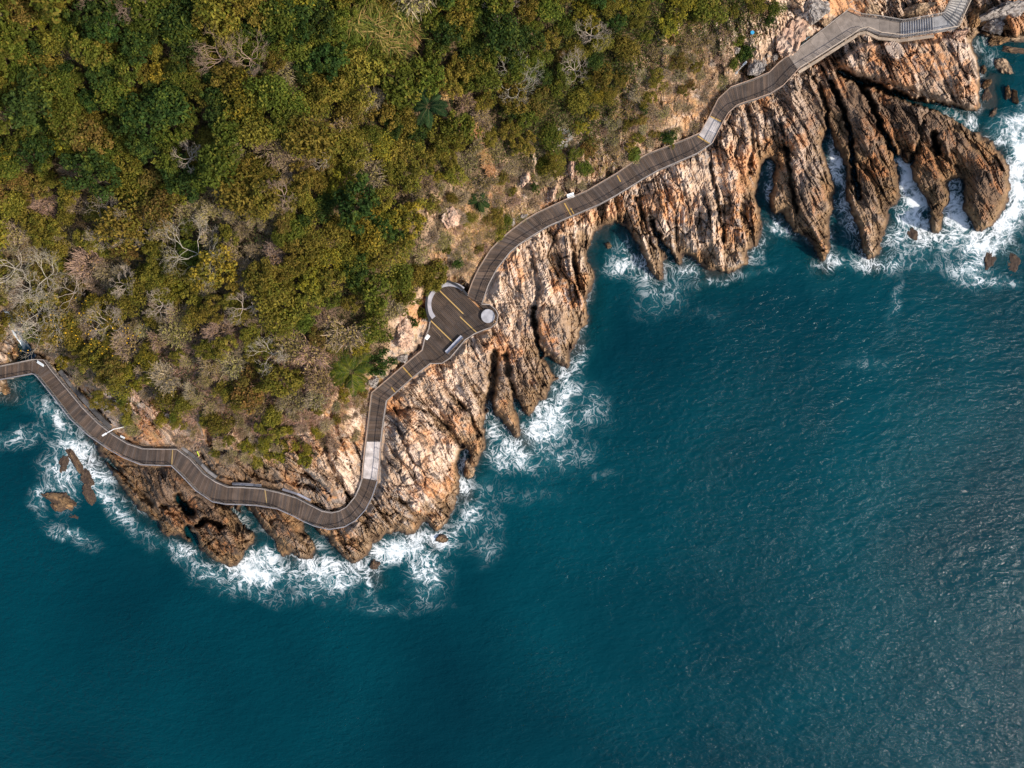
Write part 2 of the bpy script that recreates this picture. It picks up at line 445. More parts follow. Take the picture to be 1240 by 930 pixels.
w1 = 9 * perlin(PX / 70, PY / 70, 62) + 3.0 * perlin(PX / 24, PY / 24, 63) + 1.0 * perlin(PX / 9, PY / 9, 64)
for k, (ang, wgt) in enumerate(((49, wa), (63, wb), (80, wc))):
    th = math.radians(ang)
    u = PX * math.cos(th) + PY * math.sin(th); v = -PX * math.sin(th) + PY * math.cos(th) + w1 * (0.8, 0.45, 0.55)[k]
    r = np.zeros(PX.shape); t = np.zeros(PX.shape)
    sp = (30.0, 27.0, 30.0)[k]
    vb = v / sp + 0.35 * perlin(u / 55.0, v / 60.0, 40 + k)
    fb = vb - np.floor(vb); hb = rnd(np.floor(vb), np.floor(u / 130.0 + rnd(np.floor(vb), vb * 0, 44 + k) * 5), 47 + k)
    r += (1.5 + 1.3 * hb) * (0.5 - fb) * sstep(0.0, 0.10, fb) + 0.9 * (hb - .5)
    t += (hb - .5) * 0.5
    gr = np.abs(perlin(u / 55.0, v / 4.2, 50 + k)); gr2 = np.abs(perlin(u / 30.0, v / 2.1, 53 + k))
    r -= 0.42 * (1 - sstep(0.0, 0.12, gr)) + 0.10 * (1 - sstep(0.0, 0.2, gr2))
    for q, (sp, ln, a) in enumerate(((25.0, 90.0, 0.95), (9.5, 34.0, 0.42), (4.3, 16.0, 0.13))):
        li = np.floor(v / sp)
        f = v / sp - li
        jb = u / ln + rnd(li, li * 0, 70 + k * 9 + q) * 7 + 0.25 * perlin(u / 14, v / 14, 75 + q)
        bi = np.floor(jb)
        rr = rnd(li, bi, 80 + k * 9 + q)
        edge = np.minimum(f, 1 - f) * sp
        if q: a = a * 1.9 * rnd(li + 7, np.floor(jb * .5), 60 + k * 3 + q) ** 1.4
        r += a * ((rr - 0.5) * 1.0 + (f - 0.5) * 0.75 - 0.36 * np.exp(-(edge / 0.7) ** 2))
        t += (rr - 0.5) * (0.55, 0.4, 0.3)[q]
    f1, f2, idn = worley(u / 30.0, v / 11.0, 90 + k)
    cr = 1 - sstep(0.0, 0.11, f2 - f1)
    f1b, f2b, idb = worley(u / 13.0, v / 6.0, 94 + k)
    crb = 1 - sstep(0.0, 0.13, f2b - f1b)
    r += (idn - 0.5) * 0.8 + (idb - 0.5) * 0.35 - 0.95 * cr - 0.30 * crb
    r += 1.25 * facets(u / 38.0, v / 17.0, 55 + k) + 0.6 * facets(u / 17.0, v / 8.0, 58 + k) + 0.14 * facets(u / 6.0, v / 3.6, 61 + k)
    st = fbm(u / 42.0, v / 5.0, 98 + k, 3)
    wn_ = wgt / wt
    ROCK += wn_ * r; TINT += wn_ * (t + (idn - 0.5) * 0.35); STREAK += wn_ * st; CRACK += wn_ * np.maximum(cr, crb * 0.6)
dryz0 = np.clip(gauss(PX, PY, [(560, 270, 55, 0.8), (600, 240, 45, 0.8), (840, 80, 60, 0.95), (780, 140, 50, 0.8), (330, 480, 70, 0.25), (700, 190, 50, 0.3)]), 0, 1) * LANDWARD
ROCK = (ROCK * amp + 0.8 * fbm(PX / 34, PY / 34, 101, 4)) * (1 - 0.65 * dryz0) + 0.13 * fbm(PX / 7, PY / 7, 102, 3)

# raised slabs and gullies seen in the photo
def slab(poly, h, soft):
    d = seg_dist(CX, CY, poly, closed=True)
    d = spread(np.where(in_poly(CX, CY, poly), d, -d)) + 1.5 * perlin(PX / 9, PY / 9, 111)
    return h * sstep(-soft * 0.4, soft, d)
H0 += slab([(1012, 76), (1040, 54), (1075, 50), (1110, 50), (1150, 47), (1174, 54), (1183, 75), (1186, 100), (1186, 132), (1174, 134), (1150, 126), (1110, 110), (1062, 96), (1034, 90)], 3.6, 5)
H0 += slab([(650, 378), (660, 370), (676, 374), (688, 392), (690, 415), (686, 440), (676, 436), (660, 420), (650, 400)], 1.9, 5)
H0 += slab([(1168, 215), (1185, 195), (1208, 190), (1222, 212), (1218, 245), (1200, 272), (1186, 277), (1172, 255)], 0.9, 12)
H0 += slab([(470, 540), (480, 510), (500, 500), (522, 520), (535, 555), (520, 570), (490, 575)], 0.9, 8)
GULLY = [([(1018, 88), (1040, 97), (1075, 110), (1105, 122), (1140, 131), (1165, 145), (1180, 155)], 6.0, 4.6),
 ([(1040, 100), (1055, 122), (1065, 150), (1080, 180), (1092, 200)], 5.0, 3.2), ([(1006, 100), (1020, 130), (1030, 162), (1033, 200), (1040, 240)], 4.5, 3.0),
 ([(985, 92), (1000, 125), (1004, 160)], 3.0, 3.0), ([(1131, 163), (1133, 174), (1136, 184)], 4.6, 4.5), ([(945, 140), (952, 180), (958, 220), (965, 255)], 2.0, 2.6),
 ([(790, 268), (800, 295), (814, 312)], 4.0, 4.0), ([(600, 425), (598, 455), (592, 492)], 3.0, 5.5), ([(646, 372), (648, 400), (656, 430)], 3.0, 3.0),
 ([(612, 430), (622, 470), (627, 494)], 2.5, 4.0), ([(545, 478), (568, 498), (580, 528)], 1.8, 2.2), ([(478, 495), (482, 520), (500, 560)], 1.3, 1.6), ([(480, 500), (500, 492), (520, 498), (535, 512), (545, 525), (560, 540)], 1.3, 2.0),
 ([(215, 602), (225, 615), (232, 622)], 5.5, 4.5), ([(226, 640), (234, 651), (237, 656)], 5.0, 4.0), ([(238, 636), (252, 630), (268, 638)], 4.2, 3.2), ([(196, 612), (215, 628), (240, 650)], 1.8, 2.5),
 ([(262, 606), (280, 612), (300, 640)], 2.8, 4.5), ([(390, 535), (402, 570), (428, 605)], 2.8, 4.0), ([(365, 570), (385, 585), (400, 600)], 2.2, 3.0), ([(255, 560), (300, 575), (345, 582), (380, 590)], 1.8, 4.0),
 ([(860, 200), (868, 240), (876, 290)], 1.8, 3.0), ([(770, 240), (780, 262), (792, 300)], 1.6, 2.5), ([(905, 130), (912, 165), (908, 210)], 1.8, 3.0), ([(690, 285), (696, 320), (700, 360)], 1.5, 3.0),
 ([(640, 300), (652, 350), (648, 372)], 1.5, 3.0), ([(1100, 200), (1112, 180), (1118, 150)], 2.0, 3.0), ([(130, 555), (160, 590), (185, 612)], 1.6, 3.0),
 ([(510, 380), (511, 362), (520, 345), (540, 336), (557, 341), (565, 350)], 4.5, 7.0), ([(466, 454), (486, 437), (507, 420)], 2.2, 4.5), ([(70, 444), (95, 474), (130, 510)], 2.2, 4.5), ([(240, 553), (262, 575), (300, 582)], 2.0, 4.0),
 ([(330, 520), (352, 548), (375, 580)], 1.4, 2.5), ([(285, 520), (305, 545), (322, 572)], 1.4, 2.5), ([(215, 508), (232, 530), (246, 556)], 1.6, 2.5), ([(402, 500), (412, 535), (425, 565)], 1.6, 2.5), ([(160, 490), (190, 520), (205, 538)], 1.4, 2.5), ([(8, 380), (20, 408), (34, 432)], 3.5, 7.0), ([(895, 55), (900, 80), (915, 92)], 2.5, 7.0), ([(955, 8), (975, 22), (1000, 30)], 2.5, 5.0), ([(1178, 20), (1190, 34), (1210, 42)], 2.0, 5.0), ([(420, 500), (432, 540), (436, 575)], 1.2, 3.0)]
for line, dep, wd in GULLY:
    x0 = min(p[0] for p in line) - 30; x1 = max(p[0] for p in line) + 30; y0 = min(p[1] for p in line) - 30; y1 = max(p[1] for p in line) + 30
    jj = np.where((xs > x0) & (xs < x1))[0]; ii = np.where((ys > y0) & (ys < y1))[0]
    sl = np.s_[ii[0]:ii[-1] + 1, jj[0]:jj[-1] + 1]
    wx = PX[sl] + 2.6 * perlin(PX[sl] / 10, PY[sl] / 10, 120) + 1.4 * perlin(PX[sl] / 4, PY[sl] / 4, 122); wy = PY[sl] + 2.6 * perlin(PX[sl] / 10, PY[sl] / 10, 121) + 1.4 * perlin(PX[sl] / 4, PY[sl] / 4, 123)
    H0[sl] -= dep * np.exp(-(seg_dist(wx, wy, line) / (wd * 1.05)) ** 3.2)

rockw = (1 - 0.8 * forest) * sstep(-0.5, 7, D)
HL = H0 + ROCK * rockw * 0.95
HL = np.where(D > 0, np.maximum(HL, -2.5), HL)
T = np.where(D > 0, HL + 0.05, HS)
mixw = sstep(-1.2, 1.2, D)
T = HS * (1 - mixw) + HL * mixw
# keep the ground below the boardwalk and the viewing deck, not far below it where they meet the land
lim = PZ - 0.55 + np.maximum(PDIST - 12.5, 0) * 0.17 + 0.35 * np.clip(ROCK, -1, 1) * sstep(11, 16, PDIST)
T = np.where(D > -5, np.minimum(T, np.where(PDIST < 60, lim, 1e9)), T)
SEA_GRID_T = T

# ground colour: mineral and lichen colours of the rock itself
def mixc(a, b, t): return a + (np.asarray(b, float) - a) * t[..., None]
n1 = fbm(PX / 55, PY / 55, 130, 3); n2 = fbm(PX / 15, PY / 15, 131, 3); n3 = fbm(PX / 5, PY / 5, 132, 2)
C = np.zeros(PX.shape + (3,)) + np.array([0.47, 0.325, 0.22])
C = mixc(C, (0.66, 0.51, 0.40), sstep(-0.15, 0.4, TINT + 0.35 * n2))
C = mixc(C, (0.52, 0.235, 0.085), sstep(0.0, 0.45, n1 + 0.5 * n2) * 0.8)
C = mixc(C, (0.29, 0.265, 0.25), sstep(0.1, 0.5, -TINT + 0.4 * n3) * 0.8)
C = mixc(C, (0.085, 0.060, 0.048), sstep(0.28, 0.5, STREAK + 0.3 * n3) * 0.8)
C = mixc(C, (0.62, 0.55, 0.50), sstep(0.45, 0.75, -STREAK + 0.2 * n2) * 0.6)
pale = np.clip(gauss(PX, PY, [(505, 548, 32, .9), (560, 445, 34, .8), (515, 485, 26, .7), (640, 290, 36, .6), (765, 235, 36, .6), (700, 245, 26, .5), (330, 545, 46, .6), (600, 380, 30, .6), (850, 210, 40, .5), (1150, 75, 34, .6)]), 0, 1) * sstep(-.35, .3, n2 + .3 * n3)
C = mixc(C, (0.64, 0.47, 0.33), pale * .6 * (1 - .8 * sstep(.2, .5, STREAK + .3 * n3)))
brown = np.clip(gauss(PX, PY, [(1085, 190, 80, 1.1), (1180, 220, 75, 1.1), (965, 250, 45, 0.75), (1030, 130, 45, 0.7), (960, 130, 45, 0.35), (630, 470, 45, 0.7), (668, 395, 25, 0.5), (200, 600, 60, 1.0), (300, 620, 60, 0.75),
                               (250, 650, 55, 1.0), (1210, 20, 40, 0.7), (340, 640, 40, 0.6), (420, 650, 50, 0.35), (140, 560, 40, 0.6), (300, 575, 40, 0.35)]), 0, 1)
cb = np.zeros(C.shape) + np.array([0.150, 0.092, 0.056])
cb = mixc(cb, (0.36, 0.15, 0.055), sstep(-0.05, 0.5, n1 + 0.6 * n2) * 0.75)
cb = mixc(cb, (0.25, 0.175, 0.125), sstep(0.0, 0.45, TINT + 0.2 * n3) * 0.6)
cb = mixc(cb, (0.055, 0.038, 0.028), sstep(0.15, 0.5, STREAK + 0.3 * n3) * 0.8)
C = C * (1 - brown[..., None]) + cb * brown[..., None]
ta = T + 0.5 * n2 + 0.3 * n3
C = mixc(C, (0.23, 0.14, 0.065), sstep(4.2, 2.3, ta) * 0.7)
C = mixc(C, (0.10, 0.06, 0.033), sstep(2.5, 1.2, ta) * 0.85)
C = mixc(C, (0.05, 0.032, 0.026), sstep(1.2, 0.35, ta) * 0.9)
# scrub soil on the slope above the walk, moss, litter in the forest
dryz = np.clip(gauss(PX, PY, [(560, 270, 55, 0.9), (600, 240, 45, 0.8), (840, 80, 60, 0.95), (780, 140, 50, 0.8), (330, 480, 90, 0.7), (700, 190, 50, 0.5), (560, 320, 30, 0.7), (400, 490, 40, 0.4)]), 0, 1)
dryz *= sstep(-0.25, 0.35, n2 + 0.4) * LANDWARD
C = mixc(C, (0.36, 0.215, 0.10), dryz * 0.85)
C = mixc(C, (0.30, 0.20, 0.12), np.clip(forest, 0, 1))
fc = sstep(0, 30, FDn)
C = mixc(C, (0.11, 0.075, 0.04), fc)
moss = LANDWARD * sstep(0.25, 0.6, n2 + 0.3 * n1) * sstep(60, 10, -FD) * (1 - forest) * 0.6
C = mixc(C, (0.10, 0.10, 0.03), moss)
C = np.clip(C, 0.01, 0.9)

k_ = PXM * (CAM_H - T) / CAM_H
VX = (PX - 620) * k_; VY = (465 - PY) * k_
keep = D0 > -95
vidx = np.arange(NR * NC).reshape(NR, NC)
qa = vidx[:-1, :-1]; qb = vidx[:-1, 1:]; qc = vidx[1:, 1:]; qd = vidx[1:, :-1]
kq = keep[:-1, :-1] | keep[1:, 1:]
fq = (FDn > 6)[:-1, :-1]
P3 = np.stack([VX, VY, T], -1).reshape(-1, 3); C3 = C.reshape(-1, 3)
def sub_mesh(name, mask, mat):
    quads = np.stack([qd[mask], qc[mask], qb[mask], qa[mask]], -1)
    used, inv = np.unique(quads, return_inverse=True)
    return np_mesh(name, P3[used], inv.reshape(-1), 4, mat, vcol=C3[used])
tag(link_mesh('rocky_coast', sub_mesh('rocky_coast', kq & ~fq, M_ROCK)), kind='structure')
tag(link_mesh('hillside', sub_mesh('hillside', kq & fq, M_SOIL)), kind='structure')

def sample(F, px, py):
    px = np.asarray(px, float); py = np.asarray(py, float)
    fj = np.clip(np.interp(px, xs, np.arange(NC)), 0, NC - 1.001); fi = np.clip(np.interp(py, ys, np.arange(NR)), 0, NR - 1.001)
    j = fj.astype(int); i = fi.astype(int); a = fj - j; b = fi - i
    return (F[i, j] * (1 - a) + F[i, j + 1] * a) * (1 - b) + (F[i + 1, j] * (1 - a) + F[i + 1, j + 1] * a) * b
def ground(x, y, z0=8.0):
    z = np.zeros(np.shape(x)) + z0
    for _ in range(7):
        k = PXM * (CAM_H - z) / CAM_H
        z = 0.5 * z + 0.5 * sample(T, 620 + x / k, 465 - y / k)
    return z

# ------------------------------------------------------------------ sea
def water_material():
    m, nt, p = new_mat('sea_water')
    N = nt.nodes.new; L = nt.links.new
    def math_(op, a, b=None, clamp=False):
        n = N('ShaderNodeMath'); n.operation = op; n.use_clamp = clamp
        for i, q in enumerate((a, b)):
            if q is None: continue
            if isinstance(q, (int, float)): n.inputs[i].default_value = q
            else: L(q, n.inputs[i])
        return n.outputs[0]
    def rng(x, a, b, c, d, smooth=False):
        n = N('ShaderNodeMapRange'); n.interpolation_type = 'SMOOTHSTEP' if smooth else 'LINEAR'
        for i, q in enumerate((a, b, c, d)): n.inputs[i + 1].default_value = q
        L(x, n.inputs[0]); return n.outputs[0]
    def mixcol(f, a, b):
        n = N('ShaderNodeMix'); n.data_type = 'RGBA'
        L(f, n.inputs[0])
        for i, q in ((6, a), (7, b)):
            if isinstance(q, tuple): n.inputs[i].default_value = q + (1,)
            else: L(q, n.inputs[i])
        return n.outputs[2]
    geo = N('ShaderNodeNewGeometry'); pos = geo.outputs['Position']
    fa = N('ShaderNodeAttribute'); fa.attribute_name = 'foam'
    da = N('ShaderNodeAttribute'); da.attribute_name = 'depth'
    def noise(scale, detail=3, vec=None, rough=0.55, dist=0.0):
        n = N('ShaderNodeTexNoise'); n.inputs['Scale'].default_value = scale; n.inputs['Detail'].default_value = detail
        n.inputs['Roughness'].default_value = rough; n.inputs['Distortion'].default_value = dist
        L(vec or pos, n.inputs['Vector']); return n
    def warp(scale, amt):
        n = noise(scale, 3)
        s = N('ShaderNodeVectorMath'); s.operation = 'SUBTRACT'; L(n.outputs['Color'], s.inputs[0]); s.inputs[1].default_value = (0.5, 0.5, 0.5)
        q = N('ShaderNodeVectorMath'); q.operation = 'SCALE'; L(s.outputs[0], q.inputs[0]); q.inputs['Scale'].default_value = amt
        a = N('ShaderNodeVectorMath'); a.operation = 'ADD'; L(pos, a.inputs[0]); L(q.outputs[0], a.inputs[1])
        f = N('ShaderNodeVectorMath'); f.operation = 'MULTIPLY'; L(a.outputs[0], f.inputs[0]); f.inputs[1].default_value = (1, 1, 0)
        return f.outputs[0]
    def edges(scale, vec):
        v = N('ShaderNodeTexVoronoi'); v.feature = 'DISTANCE_TO_EDGE'; v.inputs['Scale'].default_value = scale
        L(vec, v.inputs['Vector']); return v.outputs['Distance']
    def ridge(scale, detail, dist):
        n = noise(scale, detail, warp(0.14, 7.5), 0.6, dist)
        return math_('ABSOLUTE', math_('SUBTRACT', math_('MULTIPLY', n.outputs['Fac'], 2.0), 1.0))
    e1 = ridge(0.42, 3, 1.0); e2 = ridge(1.15, 4, 0.8)
    e3 = edges(0.95, warp(0.9, 2.0))
    e = math_('MINIMUM', math_('MULTIPLY', e1, 0.95), math_('ADD', math_('MULTIPLY', e2, 1.1), 0.05))
    e = math_('MINIMUM', e, math_('ADD', math_('MULTIPLY', e3, 0.9), 0.075))
    patch = noise(0.26, 4).outputs['Fac']
    fine = noise(2.3, 4, None, 0.7).outputs['Fac']
    M = math_('MULTIPLY', math_('MAXIMUM', math_('SUBTRACT', fa.outputs['Fac'], 0.06), 0.0), rng(patch, 0.32, 0.68, 0.25, 1.35))
    val = math_('SUBTRACT', math_('ADD', math_('MULTIPLY', M, 0.105), math_('MULTIPLY', math_('SUBTRACT', fine, 0.5), math_('MULTIPLY', M, 0.36))), e)
    fil = math_('MULTIPLY', rng(val, -0.075, 0.07, 0, 1, True), rng(M, 0.03, 0.5, 0.0, 0.88))
    blot = noise(0.75, 6, warp(0.5, 2.0), 0.72).outputs['Fac']
    soft = rng(math_('ADD', math_('MULTIPLY', M, 0.66), math_('MULTIPLY', math_('SUBTRACT', blot, 0.5), 1.9)), 0.30, 1.0, 0, 0.95, True)
    soft = math_('MULTIPLY', soft, rng(M, 0.12, 0.6, 0.0, 1.0))
    foam = math_('MAXIMUM', fil, soft)
    # water body
    deepv = rng(noise(0.02, 2).outputs['Fac'], 0.3, 0.7, 0, 1)
    deep = mixcol(deepv, (0.0003, 0.021, 0.033), (0.0004, 0.046, 0.064))
    tq = math_('MULTIPLY', M, 0.75, clamp=True)
    shal = rng(da.outputs['Fac'], 0.3, 5.5, 0.55, 0.0)
    body = mixcol(shal, deep, (0.002, 0.052, 0.062))
    body = mixcol(tq, body, (0.035, 0.20, 0.235))
    L(body, p.inputs['Base Color'])
    p.inputs['Roughness'].default_value = 0.12
    p.inputs['IOR'].default_value = 1.33
    p.inputs['Specular IOR Level'].default_value = 0.10
    al = rng(da.outputs['Fac'], 0.1, 3.2, 0.35, 1.0)
    al = math_('MAXIMUM', al, math_('MULTIPLY', M, 0.55))
    L(al, p.inputs['Alpha'])
    # ripples, crests running up to the right
    mp = N('ShaderNodeMapping'); mp.inputs['Rotation'].default_value = (0, 0, math.radians(-38)); mp.inputs['Scale'].default_value = (0.55, 1.0, 1.0)
    L(pos, mp.inputs['Vector'])
    r1 = noise(1.25, 5, mp.outputs[0], 0.6, 0.5).outputs['Fac']; r2 = noise(0.11, 2, mp.outputs[0]).outputs['Fac']; r3 = noise(2.1, 3, mp.outputs[0], 0.6, 0.4).outputs['Fac']
    mp2 = N('ShaderNodeMapping'); mp2.inputs['Rotation'].default_value = (0, 0, math.radians(24)); mp2.inputs['Scale'].default_value = (0.5, 1.0, 1.0)
    L(pos, mp2.inputs['Vector'])
    r4 = noise(0.48, 3, mp2.outputs[0]).outputs['Fac']
    wind = rng(noise(0.035, 3).outputs['Fac'], 0.35, 0.65, 0.45, 1.25)
    r1 = math_('ADD', math_('MULTIPLY', r1, wind), math_('MULTIPLY', r4, 1.1))
    hgt = math_('ADD', math_('ADD', math_('MULTIPLY', r1, 1.0), math_('MULTIPLY', r2, 1.6)), math_('MULTIPLY', r3, 0.22))
    hgt = math_('ADD', hgt, math_('MULTIPLY', foam, 0.25))
    bp = N('ShaderNodeBump'); bp.inputs['Strength'].default_value = 1.0; bp.inputs['Distance'].default_value = 0.28
    L(hgt, bp.inputs['Height']); L(bp.outputs['Normal'], p.inputs['Normal'])
    df = N('ShaderNodeBsdfDiffuse'); df.inputs['Color'].default_value = (0.86, 0.89, 0.91, 1)
    mx = N('ShaderNodeMixShader'); L(foam, mx.inputs[0]); L(p.outputs[0], mx.inputs[1]); L(df.outputs[0], mx.inputs[2])
    L(mx.outputs[0], nt.nodes['Material Output'].inputs['Surface'])
    return m

FOAM = [(70, 508, 11, 30, -30, .55), (95, 545, 40, 13, 48, .85), (75, 575, 20, 38, -10, .55), (120, 590, 42, 12, 52, .7), (150, 625, 45, 10, 45, .4), (48, 600, 10, 20, 0, .5), (85, 648, 30, 8, 20, .45),
 (215, 665, 30, 9, 25, .55), (252, 692, 30, 11, 30, .5), (312, 688, 36, 20, 10, 1.0), (305, 706, 56, 16, 10, .5), (388, 688, 33, 19, 35, .95), (350, 716, 60, 14, 0, .35), (430, 690, 24, 15, 20, .8), (446, 700, 6, 18, -8, 1.3),
 (480, 664, 32, 14, -12, 1.15), (515, 690, 20, 30, -20, .72), (530, 652, 22, 13, 0, .9), (570, 625, 20, 40, 20, .42), (590, 650, 20, 30, 0, .3), (480, 736, 70, 10, 0, .22), (565, 590, 10, 14, 0, .7), (604, 522, 11, 24, 0, .8),
 (620, 545, 33, 22, 0, .6), (660, 510, 26, 28, 20, .85), (682, 468, 16, 30, 22, .7), (660, 548, 48, 22, 0, .4), (714, 495, 22, 26, 0, .38), (640, 565, 50, 13, 0, .28), (700, 440, 9, 28, 20, .45), (706, 400, 6, 24, 0, .35),
 (770, 322, 30, 13, 0, .75), (755, 300, 20, 20, 0, .3), (800, 348, 28, 18, 10, .42), (828, 325, 20, 12, 0, .55), (790, 372, 30, 16, 0, .25), (885, 336, 42, 6, -12, .5), (918, 305, 8, 20, 30, .4), (934, 215, 6, 30, 8, .6),
 (944, 272, 16, 10, 30, .6), (1014, 196, 8, 34, -8, 1.3), (1030, 255, 12, 36, -12, .8), (1000, 318, 14, 10, 0, .75), (1060, 318, 28, 11, 0, .75), (1097, 215, 7, 24, -12, 1.35), (1110, 258, 15, 34, -8, 1.45), (1158, 238, 9, 20, -10, 1.1), (1000, 232, 7, 16, 20, .7), (1090, 292, 30, 18, 0, .45),
 (1132, 293, 24, 15, 0, .6), (1158, 262, 17, 38, -20, 1.15), (1188, 292, 20, 18, 0, 1.2), (1172, 322, 24, 20, 20, .65), (1225, 262, 30, 11, -45, 1.3), (1233, 205, 12, 50, 8, 1.5), (1222, 162, 18, 18, -30, .8), (1240, 148, 40, 11, -25, .8),
 (1160, 225, 9, 9, 0, .75), (1215, 292, 20, 18, 0, .55), (1195, 341, 28, 7, 5, .7), (1110, 320, 40, 10, 0, .3), (1186, 54, 13, 12, 0, .55), (1200, 70, 12, 10, 0, .4), (30, 482, 30, 14, 0, .22), (20, 530, 44, 12, -14, .42), (30, 470, 26, 10, 0, .3),
 (1084, 365, 6, 40, 10, .22), (1050, 440, 40, 10, 0, .17), (630, 600, 60, 14, 0, .16), (860, 380, 40, 16, 0, .12), (730, 575, 20, 8, 0, .2),
 (562, 556, 5, 14, 8, .7), (1004, 240, 10, 16, 0, .4), (1172, 148, 6, 10, -40, .7), (10, 400, 10, 30, -20, .0)]
wxs = np.concatenate([[-14000, -6000, -2500, -900, -500, -250], np.arange(-120, 1361, 2.5), [1500, 1800, 2300, 4000, 7500, 15000]])
wys = np.concatenate([[-14000, -6000, -2500, -900, -450, -200], np.arange(-90, 1021, 2.5), [1150, 1400, 2000, 4000, 7500, 15000]])
WX, WY = np.meshgrid(wxs, wys)
fm = np.zeros(WX.shape)
wob = 7 * perlin(WX / 22, WY / 22, 140); wob2 = 7 * perlin(WX / 22, WY / 22, 141)
for cx, cy, rx, ry, a, s in FOAM:
    ca, sa = math.cos(math.radians(a)), math.sin(math.radians(a))
    dx = WX + wob - cx; dy = WY + wob2 - cy
    uu = dx * ca + dy * sa; vv = -dx * sa + dy * ca
    fm = np.maximum(fm, s * np.exp(-((uu / rx) ** 2 + (vv / ry) ** 2) * 0.8)) + 0.15 * s * np.exp(-((uu / rx) ** 2 + (vv / ry) ** 2) * 0.5)
dW = sample(D, WX, WY); tW = sample(T, WX, WY)
calm = np.clip(1 - gauss(WX, WY, [(1060, 105, 30, .9), (1110, 120, 30, .9), (1131, 174, 16, 1), (745, 275, 22, .8), (230, 640, 30, .9), (220, 612, 18, 1), (1050, 150, 22, .9), (1215, 60, 30, .5), (1040, 220, 10, .5), (715, 330, 25, .5), (880, 345, 40, .3)]), 0, 1)
out = (WX < -100) | (WX > 1340) | (WY < -80) | (WY > 900)
shore = np.where(dW > -90, np.exp(-np.maximum(-dW, 0) / 6.0), 0) * (0.30 + 0.40 * perlin(WX / 38, WY / 38, 142))
fm = np.maximum(fm, shore * calm)
fm = np.maximum(fm, 0.12 * np.clip(perlin(WX / 60, WY / 60, 143) + 0.35, 0, 1) * np.exp(-np.maximum(-dW, 0) / 110.0))
dep = np.where(dW > -92, -tW, 9.0)
dep = np.clip(dep, 0.0, 9.0)
wv_ = np.stack([(WX - 620) * PXM, (465 - WY) * PXM, np.zeros(WX.shape)], -1).reshape(-1, 3)
r_, c_ = WX.shape
wi = np.arange(r_ * c_).reshape(r_, c_)
wq = np.stack([wi[1:, :-1], wi[1:, 1:], wi[:-1, 1:], wi[:-1, :-1]], -1).reshape(-1)
tag(link_mesh('sea', np_mesh('sea', wv_, wq, 4, water_material(), attrs={'foam': fm.ravel(), 'depth': dep.ravel()}, smooth=True)), kind='structure')
# deep sea floor
def plane(name, size, z, mat, col):
    v = [(-size, -size, z), (size, -size, z), (size, size, z), (-size, size, z)]
    return link_mesh(name, np_mesh(name, v, [0, 1, 2, 3], 4, mat, vcol=np.array([col] * 4)))
tag(plane('sea_floor', 2400, -9.6, M_ROCK, (0.12, 0.10, 0.07)), kind='structure')

# ------------------------------------------------------------------ boardwalk
def resample(sec, step):
    """evenly spaced cross lines along a section: [(L, R)] in world space"""
    out = []
    pts = [(Vector(W(a, b, z)), Vector(W(c, d, z))) for a, b, c, d, z in sec]
    for (L0, R0), (L1, R1) in zip(pts, pts[1:]):
        n = max(1, round(((L0 + R0) / 2 - (L1 + R1) / 2).length / step))
        for i in range(n): out.append((L0.lerp(L1, i / n), R0.lerp(R1, i / n)))
    out.append(pts[-1])
    return out
def plank_col():
    b = random.choice((0.8, 0.9, 1.0, 1.0, 1.1, 1.25, 1.45))
    c = random.choice(((0.088, 0.063, 0.050), (0.100, 0.069, 0.051), (0.077, 0.059, 0.050)))
    return tuple(q * b for q in c)
def planks(mb, sec, step=0.3, gap=0.03, thick=0.06):
    st = resample(sec, step)
    for (L0, R0), (L1, R1) in zip(st, st[1:]):
        g = gap / step
        a = L0.lerp(L1, g); b = R0.lerp(R1, g)
        dn = Vector((0, 0, -thick))
        mb.prism([a + dn, b + dn, R1 + dn, L1 + dn], [a, b, R1, L1], plank_col())
def side_line(sec, side, step):
    return [p[side] for p in resample(sec, step)]
post_me = {}
def post_mesh(mat, w=0.09, h=1.05, col=(0.20, 0.18, 0.17)):
    key = (mat.name, w, h)
    if key not in post_me:
        m = MB(); m.slab([(-w / 2, -w / 2), (w / 2, -w / 2), (w / 2, w / 2), (-w / 2, w / 2)], -0.12, h, col)
        m.slab([(-w / 2 - .015, -w / 2 - .015), (w / 2 + .015, -w / 2 - .015), (w / 2 + .015, w / 2 + .015), (-w / 2 - .015, w / 2 + .015)], -0.15, -0.121, col)
        post_me[key] = m.mesh('post', mat)
    return post_me[key]
def railing(root, line, cap_col, spacing=2.2, cap_w=0.14, inward=None, z_up=1.08):
    org = Vector(root.location)
    cap = MB(); wires = MB()
    for a, b in zip(line, line[1:]):
        up = Vector((0, 0, z_up))
        cap.bar(a + up, b + up, cap_w, 0.05, shade(cap_col, 0.82, 1.15))
        for hz in (0.25, 0.5, 0.75):
            wires.bar(a + Vector((0, 0, hz)), b + Vector((0, 0, hz)), 0.022, 0.022, (0.25, 0.24, 0.23))
        wires.bar(a + Vector((0, 0, 0.07)), b + Vector((0, 0, 0.07)), 0.09, 0.09, (0.16, 0.13, 0.11))
    h = cap.build('handrail', M_RAIL, root)
    wires.build('rail_wires', M_METAL, root)
    acc = 0.0; last = None
    for a, b in zip(line, line[1:]):
        L = (b - a).length
        while acc <= L:
            p = a.lerp(b, acc / max(L, 1e-6))
            o = link_mesh('post', post_mesh(M_RAIL), root, p - org)
            o.rotation_euler = (0, 0, math.atan2(b.y - a.y, b.x - a.x))
            acc += spacing
        acc -= L
    return h
